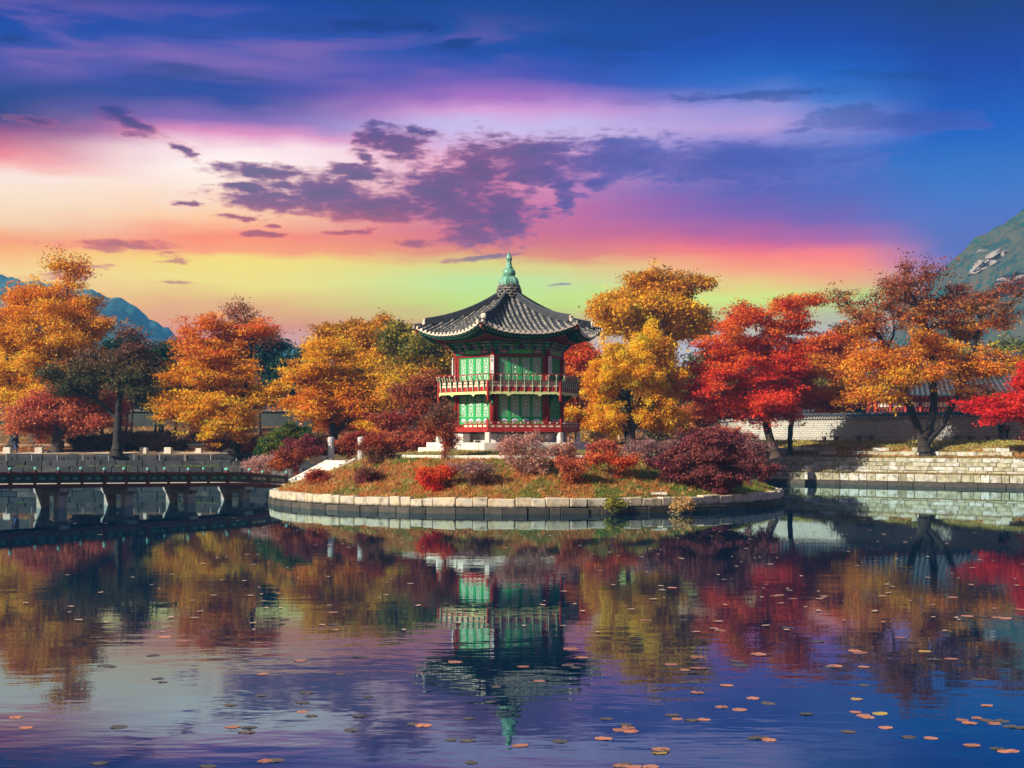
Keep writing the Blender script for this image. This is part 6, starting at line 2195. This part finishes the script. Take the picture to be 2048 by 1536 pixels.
# grey boulder at the foot of the wall
mb = MB()
vs_, fs = [], []
mb.lathe((0, 0, 0), [(1.0, -0.2), (1.05, 0.15), (0.9, 0.45), (0.6, 0.65), (0.2, 0.72)], 11)
b_ = land_at(1562, 129)
o = mb.build('boulder', 'bark_grey', loc=b_)
for v in o.data.vertices:
    v.co += Vector((fbm(v.co.x, v.co.y + v.co.z, 0.9, 3, 4.0), fbm(v.co.y, v.co.z, 0.9, 3, 9.0), 0)) * 0.18
tag(o, 'rounded grey boulder between the scarlet maple trunk and the brick wall', 'boulder')
# bare rock outcrops on the right hill
for i, (px, py, w_, h_) in enumerate(((1965, 530, 26, 12), (1990, 517, 16, 9), (2032, 560, 34, 14), (2075, 556, 40, 16))):
    Yh = 545
    p = at(px, py, Yh)
    mb = MB(p)
    ww, hh = w_ / F * Yh, h_ / F * Yh
    rk = random.Random(60 + i)
    sl = Vector((math.cos(R(38)), 0, math.sin(R(38)))) if i < 2 else Vector((math.cos(R(14)), 0, math.sin(R(14))))
    for k in range(9):
        c = p + sl * rk.uniform(-ww, ww) + Vector((0, rk.uniform(-4, 4), rk.uniform(-hh, hh) * 0.5))
        u_ = (sl + Vector((0, rk.uniform(-0.3, 0.3), rk.uniform(-0.2, 0.2)))).normalized()
        v_ = Vector((0, 1, 0)).cross(u_).normalized() * -1
        q_ = u_.cross(v_)
        mb.rough_box(c, (ww * rk.uniform(0.4, 1.1), 7, hh * rk.uniform(0.5, 1.0)), (u_, q_, v_), rk, 0.9, 0.7)
    o = mb.build('rock_outcrop', 'crag', loc=p)
    tag(o, ('tilted pale rock ridge on the right hill', 'small pale crag at the upper end of the rock ridge', 'broad pale rock face low on the right hill', 'rock face cut by the right edge')[i], 'rock')


# ------------------------------------------------------------------ people
def skin(name, J, E, m_, sub=1):
    me = bpy.data.meshes.new(name)
    me.from_pydata([j[:3] for j in J], E, [])
    o = bpy.data.objects.new(name, me)
    C.objects.link(o)
    md = o.modifiers.new('skin', 'SKIN')
    md.use_smooth_shade = True
    for v, j in zip(me.skin_vertices[0].data, J):
        r_ = j[3]
        v.radius = r_ if hasattr(r_, '__len__') else (r_, r_)
    me.skin_vertices[0].data[0].use_root = True
    o.modifiers.new('sub', 'SUBSURF').levels = sub
    dg = bpy.context.evaluated_depsgraph_get()
    out_ = bpy.data.meshes.new_from_object(o.evaluated_get(dg))
    bpy.data.objects.remove(o)
    out_.name = name
    out_.materials.clear()
    out_.materials.append(MATS[m_])
    return out_


def person_meshes(stride, bend):
    """pose: stride = half step length, bend = arm swing; faces -Y"""
    hipz, kz = 0.92, 0.50
    lf, rf = -stride, stride
    J = [(0, 0, 0.98, (0.15, 0.11)), (0, 0, 1.20, (0.14, 0.10)), (0, 0, 1.40, (0.17, 0.10)), (0, 0, 1.50, 0.055), (0, -0.01, 1.57, 0.065), (0, -0.015, 1.66, (0.082, 0.10)), (0, -0.01, 1.74, 0.06)]
    E = [(0, 1), (1, 2), (2, 3), (3, 4), (4, 5), (5, 6)]
    legs, arms = [], []
    for s, st_ in ((-1, lf), (1, rf)):
        b = len(J)
        J += [(s * 0.10, 0, 0.90, 0.085), (s * 0.105, st_ * 0.55 - 0.03, 0.50, 0.058), (s * 0.11, st_ + 0.03 * (st_ > 0), 0.10 + 0.05 * (st_ > 0), 0.042), (s * 0.115, st_ - 0.14, 0.045 + 0.01 * (st_ > 0), 0.036)]
        E += [(0, b), (b, b + 1), (b + 1, b + 2), (b + 2, b + 3)]
        legs.append(b)
        b = len(J)
        sw = -st_ * bend
        J += [(s * 0.20, 0, 1.40, 0.055), (s * 0.24, sw * 0.4 + 0.02, 1.13, 0.043), (s * 0.245, sw - 0.06, 0.90, 0.033), (s * 0.245, sw - 0.09, 0.80, 0.035), (s * 0.24, sw - 0.10, 0.74, 0.022)]
        E += [(2, b), (b, b + 1), (b + 1, b + 2), (b + 2, b + 3), (b + 3, b + 4)]
        arms.append(b)
    body = skin('person', J, E, 'skin')

    def fat(ids, add):
        return [tuple(J[i][:3]) + ((tuple(v + add for v in J[i][3]) if hasattr(J[i][3], '__len__') else J[i][3] + add),) for i in ids]
    a0, a1 = arms
    ids = [1, 0, 2, a0, a0 + 1, a0 + 2, a1, a1 + 1, a1 + 2]
    jk = fat(ids, 0.028)
    jk[2] = (0, 0, 1.42, (0.20, 0.125))
    jacket = skin('jacket', jk, [(0, 1), (0, 2), (2, 3), (3, 4), (4, 5), (2, 6), (6, 7), (7, 8)], 'cloth_black')
    l0, l1 = legs
    ids = [0, l0, l0 + 1, l0 + 2, l1, l1 + 1, l1 + 2]
    tr = fat(ids, 0.022)
    trousers = skin('trousers', tr, [(0, 1), (1, 2), (2, 3), (0, 4), (4, 5), (5, 6)], 'cloth_black')
    ids = [l0 + 2, l0 + 3, l1 + 2, l1 + 3]
    sh = MB()
    for b in legs:
        p = Vector(J[b + 3][:3])
        sh.rough_box((p.x, p.y + 0.03, p.z), (0.10, 0.28, 0.09), ((1, 0, 0), (0, 1, 0), (0, 0, 1)), random.Random(1), 0.025, 0.003)
    shoes = sh.mesh('shoes', 'cloth_black')
    hr = skin('hair', [(0, 0.012, 1.70, (0.095, 0.11)), (0, 0.02, 1.765, 0.07), (0, 0.06, 1.62, 0.06)], [(0, 1), (0, 2)], 'hair')
    nf = MB()
    nf.lathe((0, -0.105, 1.635), [(0.018, -0.02), (0.014, 0.01), (0.006, 0.035)], 6)
    for s in (-1, 1):
        nf.lathe((s * 0.088, 0, 1.655), [(0.014, -0.03), (0.022, 0.0), (0.012, 0.03)], 6)
    nose = nf.mesh('nose_and_ears', 'skin')
    ey = MB()
    for s in (-1, 1):
        ey.lathe((s * 0.033, -0.096, 1.672), [(0.006, -0.008), (0.012, 0), (0.006, 0.008)], 6)
    ey.box((0, -0.094, 1.60), (0.045, 0.012, 0.010))
    eyes = ey.mesh('eyes_and_mouth', 'hair')
    bp_ = MB()
    bp_.rough_box((0, 0.21, 1.27), (0.30, 0.17, 0.44), ((1, 0, 0), (0, 1, 0), (0, 0, 1)), random.Random(2), 0.06, 0.01)
    bag = bp_.mesh('backpack', 'cloth_black')
    return body, jacket, trousers, shoes, hr, nose, eyes, bag


POSE = {'stand': person_meshes(0.05, 0.3), 'walk': person_meshes(0.30, 0.7)}


def recolour(me, m_):
    c = me.copy()
    c.materials.clear()
    c.materials.append(MATS[m_])
    return c


def person(label, p, facing, pose, jk, tr, sc_=1.0, bag=None, group=None):
    body, jacket, trousers, shoes, hr, nose, eyes, bg = POSE[pose]
    o = link('person', body, None, p, (0, 0, facing))
    o.scale = (sc_, sc_, sc_)
    tag(o, label, 'person', group)
    link('jacket', recolour(jacket, jk), o)
    link('trousers', recolour(trousers, tr), o)
    link('shoes', shoes, o)
    h_ = link('hair', hr, o)
    link('nose_and_ears', nose, o)
    link('eyes_and_mouth', eyes, o)
    if bag:
        b = link('backpack', recolour(bg, bag), None, p, (0, 0, facing))
        b.scale = (sc_, sc_, sc_)
        tag(b, 'dark backpack carried by the walking person on the left bank', 'backpack')
    return o


person('person in a dark jacket and jeans walking along the left bank', land_at(30, 125.2) + Vector((0, 0, -0.05)), R(70), 'walk', 'cloth_navy', 'cloth_jeans', 1.02, bag='cloth_black')
person('person in a dark coat beside the forked orange maple trunk', land_at(463, 127), R(20), 'stand', 'cloth_navy', 'cloth_black')
person('person in a yellow top far behind the green bush', land_at(581, 150), R(10), 'stand', 'cloth_yellow', 'cloth_black', 1.0)
person('person in maroon clothes right of the yellow top person', land_at(602, 149), R(-30), 'stand', 'cloth_maroon', 'cloth_black', 1.0)
person('person in a pink red jacket and black trousers on the middle path', land_at(784, 133), R(-50), 'walk', 'cloth_red', 'cloth_black', 1.02)
person('person in a navy coat right behind the red jacket person', land_at(793, 136), R(40), 'stand', 'cloth_navy', 'cloth_black', 1.0)
person('person in a cream top left of the red jacket person', land_at(758, 137), R(0), 'stand', 'cloth_tan', 'cloth_tan', 1.0)
person('person in a bright blue jacket under the golden tree', land_at(1229, 129), R(160), 'stand', 'cloth_blue', 'cloth_black', 1.0)
person('person in dark clothes left of the blue jacket person', land_at(1221, 131), R(120), 'stand', 'cloth_maroon', 'cloth_black', 1.0)
person('person in tan clothes right of the blue jacket person', land_at(1240, 131), R(-160), 'stand', 'cloth_tan', 'cloth_tan', 1.0)
person('person in a black coat furthest right under the golden tree', land_at(1251, 128), R(-120), 'stand', 'cloth_black', 'cloth_black', 1.0)
pp = Vector(WA) + wn_ * 1.6
for px, lab, jk, fc in ((2003, 'person in black standing by the wall under the vivid red branches', 'cloth_black', 150), (2014, 'person in dark maroon standing right next to the person in black by the wall', 'cloth_maroon', -150)):
    k = (px - 1024) / F
    s = (k * pp.y - pp.x) / (wd_.x - k * wd_.y)
    p = pp + wd_ * s
    p.z = land_z(p.x, p.y)
    person(lab, p, R(fc), 'stand', jk, 'cloth_black', 1.05)

# ------------------------------------------------------------------ lily pads and floating leaves
def pad_mesh(seed, m_):
    rg_ = random.Random(seed)
    vs_ = [(0, 0, 0.004)]
    n = 14
    for k in range(n + 1):
        a = 0.16 + (2 * math.pi - 0.32) * k / n
        r_ = 1.0 + rg_.uniform(-0.08, 0.06)
        up_ = max(0, rg_.uniform(-0.12, 0.07))
        vs_.append((r_ * math.cos(a), r_ * math.sin(a), up_))
    m2 = len(vs_)
    vs_ += [(x * 0.97, y * 0.97, z - 0.03) for x, y, z in vs_]
    fs = [(0, k, k + 1) for k in range(1, n + 1)] + [(m2, m2 + k + 1, m2 + k) for k in range(1, n + 1)]
    fs += [(k, m2 + k, m2 + k + 1, k + 1) for k in range(1, n + 1)]
    fs += [(0, m2, m2 + 1, 1), (n + 1, m2 + n + 1, m2, 0)]
    me = bpy.data.meshes.new('lily_pad')
    me.from_pydata(vs_, [], fs)
    me.materials.append(MATS[m_])
    return me


PADS = {m_: [pad_mesh(s * 7 + i, m_) for s in range(4)] for i, m_ in enumerate(('lily_pad', 'lily_dark', 'lily_yellow'))}
left = [(32, 1434), (51, 1455), (240, 1453), (198, 1527), (417, 1532), (529, 1522), (549, 1520), (210, 1330), (222, 1333), (318, 1357), (327, 1363), (305, 1311), (527, 1347), (602, 1320), (680, 1348), (720, 1314), (521, 1392), (612, 1385), (604, 1405), (604, 1424), (622, 1431), (461, 1410), (737, 1394), (720, 1432), (464, 1453), (498, 1455), (494, 1464), (700, 1461), (826, 1448), (848, 1450), (935, 1436), (902, 1480), (936, 1481), (943, 1525), (980, 1404), (994, 1374), (910, 1323), (550, 1211), (568, 1238), (559, 1248), (667, 1225), (667, 1249), (365, 1282), (195, 1275), (329, 1274)]
right = [(1212, 1438), (1240, 1460), (1257, 1455), (1262, 1462), (1250, 1450), (1119, 1483), (1208, 1477), (1040, 1491), (1322, 1497), (1321, 1503), (1250, 1527), (1268, 1533), (1300, 1534), (1240, 1532), (1345, 1429), (1353, 1437), (1384, 1441), (1406, 1438), (1442, 1413), (1478, 1418), (1507, 1396), (1538, 1407), (1507, 1476), (1520, 1474), (1537, 1479), (1613, 1427), (1696, 1464), (1712, 1424), (1727, 1430), (1735, 1435), (1769, 1456), (1816, 1474), (1860, 1475), (1944, 1491), (1993, 1497), (2008, 1502), (2024, 1501), (1925, 1440), (1940, 1446), (1955, 1436), (1972, 1441), (1990, 1447), (2005, 1442), (2022, 1452), (2042, 1455), (1250, 1364), (1135, 1331), (1150, 1334), (1165, 1314), (1046, 1334), (1080, 1362), (1343, 1329), (1366, 1365), (1388, 1363), (1372, 1340), (1395, 1336), (1412, 1337), (1385, 1344), (1393, 1384), (1452, 1370), (1395, 1313), (1440, 1262), (1474, 1322), (1482, 1330), (1517, 1309), (1670, 1331), (1662, 1334), (1726, 1333), (1710, 1302), (1720, 1306), (1865, 1318), (1903, 1317), (1957, 1359), (1728, 1370), (1972, 1411), (1140, 1298), (1290, 1240), (1345, 1175), (1636, 1283), (1575, 1255), (1800, 1275), (1550, 1192), (1905, 1195), (1935, 1232), (1965, 1233), (1992, 1234), (2010, 1236), (2040, 1218), (1560, 1190), (1585, 1198)]
yellow = [(1715, 1398), (1758, 1428), (1848, 1302), (1320, 1505)]
rp_ = random.Random(12)


def place(lst, mk, lab, grp):
    for px, py in lst:
        p = onwater(px + rp_.uniform(-2, 2), py + rp_.uniform(-1, 1), 0.004)
        kind = mk if isinstance(mk, str) else rp_.choice(mk)
        o = link('lily_pad', rp_.choice(PADS[kind]), None, p, (rp_.uniform(-0.03, 0.03), rp_.uniform(-0.03, 0.03), rp_.uniform(0, 6.3)))
        s = rp_.uniform(0.085, 0.125) * (1.0 if p.y < 24 else 1.25)
        o.scale = (s, s * rp_.uniform(0.85, 1.0), 0.12)
        row = 'at the very front of the pond' if py > 1470 else 'in the front band of pads' if py > 1415 else 'in the middle band of pads' if py > 1340 else 'far out in the tree reflections'
        cols_ = ((300, 'near the left edge'), (560, 'below the left trees'), (800, 'left of the spire reflection'), (1110, 'around the pavilion reflection'), (1330, 'below the golden reflection'), (1480, 'right of the golden reflection'), (1660, 'below the scarlet reflection'), (1850, 'below the great tree reflection'), (3000, 'near the right edge'))
        colw = next(b for a, b in cols_ if px < a)
        tag(o, lab + ' ' + row + ' ' + colw, 'lily pad', grp + ', ' + row + ' ' + colw)


place(left, ['lily_dark', 'lily_dark', 'lily_pad'], 'brown lily pad', 'lily pads')
place(right, ['lily_pad', 'lily_pad', 'lily_pad', 'lily_dark'], 'russet lily pad', 'lily pads')
place(yellow, 'lily_yellow', 'yellow lily pad', 'yellow lily pads')
fl = bpy.data.meshes.new('floating_leaf')
fl.from_pydata([(1, 0, 0.05), (0.4, 0.5, 0.12), (-0.4, 0.42, 0.05), (-1, 0, 0.12), (-0.4, -0.42, 0.05), (0.4, -0.5, 0.10), (0, 0, 0.0)], [], [(6, 0, 1), (6, 1, 2), (6, 2, 3), (6, 3, 4), (6, 4, 5), (6, 5, 0)])
fl.materials.append(MATS['dead_leaf'])
for i in range(230):
    while True:
        px = rp_.uniform(0, 2048)
        py = 1034 + 230 * rp_.random() ** 1.3
        if px < 1000 and rp_.random() < 0.35:
            continue
        p = onwater(px, py, 0.015)
        if (p - IC).length > 17.5:
            break
    o = link('floating_leaf', fl, None, p, (0, 0, rp_.uniform(0, 6.3)))
    s = rp_.uniform(0.06, 0.13)
    o.scale = (s, s, s * 0.5)
    tag(o, 'small pale brown leaf drifting on the dark reflections in mid pond', 'leaf', 'dead leaves drifting on the pond')

# ------------------------------------------------------------------ haze
hm = bpy.data.materials.new('haze')
hm.use_nodes = True
t = NT(hm.node_tree)
out = t.n('ShaderNodeOutputMaterial')
pv = t.n('ShaderNodeVolumePrincipled')
pv.inputs['Color'].default_value = (0.12, 0.52, 1.0, 1)
pv.inputs['Density'].default_value = HAZE_D
pv.inputs['Anisotropy'].default_value = 0.0
t.put(out.inputs['Volume'], pv.outputs[0])
MATS['haze'] = hm
if HAZE_D:
    mb = MB()
    mb.hexa([(-900, -80, -4), (900, -80, -4), (900, 1600, -4), (-900, 1600, -4), (-900, -80, 190), (900, -80, 190), (900, 1600, 190), (-900, 1600, 190)])
    tag(mb.build('haze', 'haze'), 'thin blue haze over the whole park', kind='stuff')
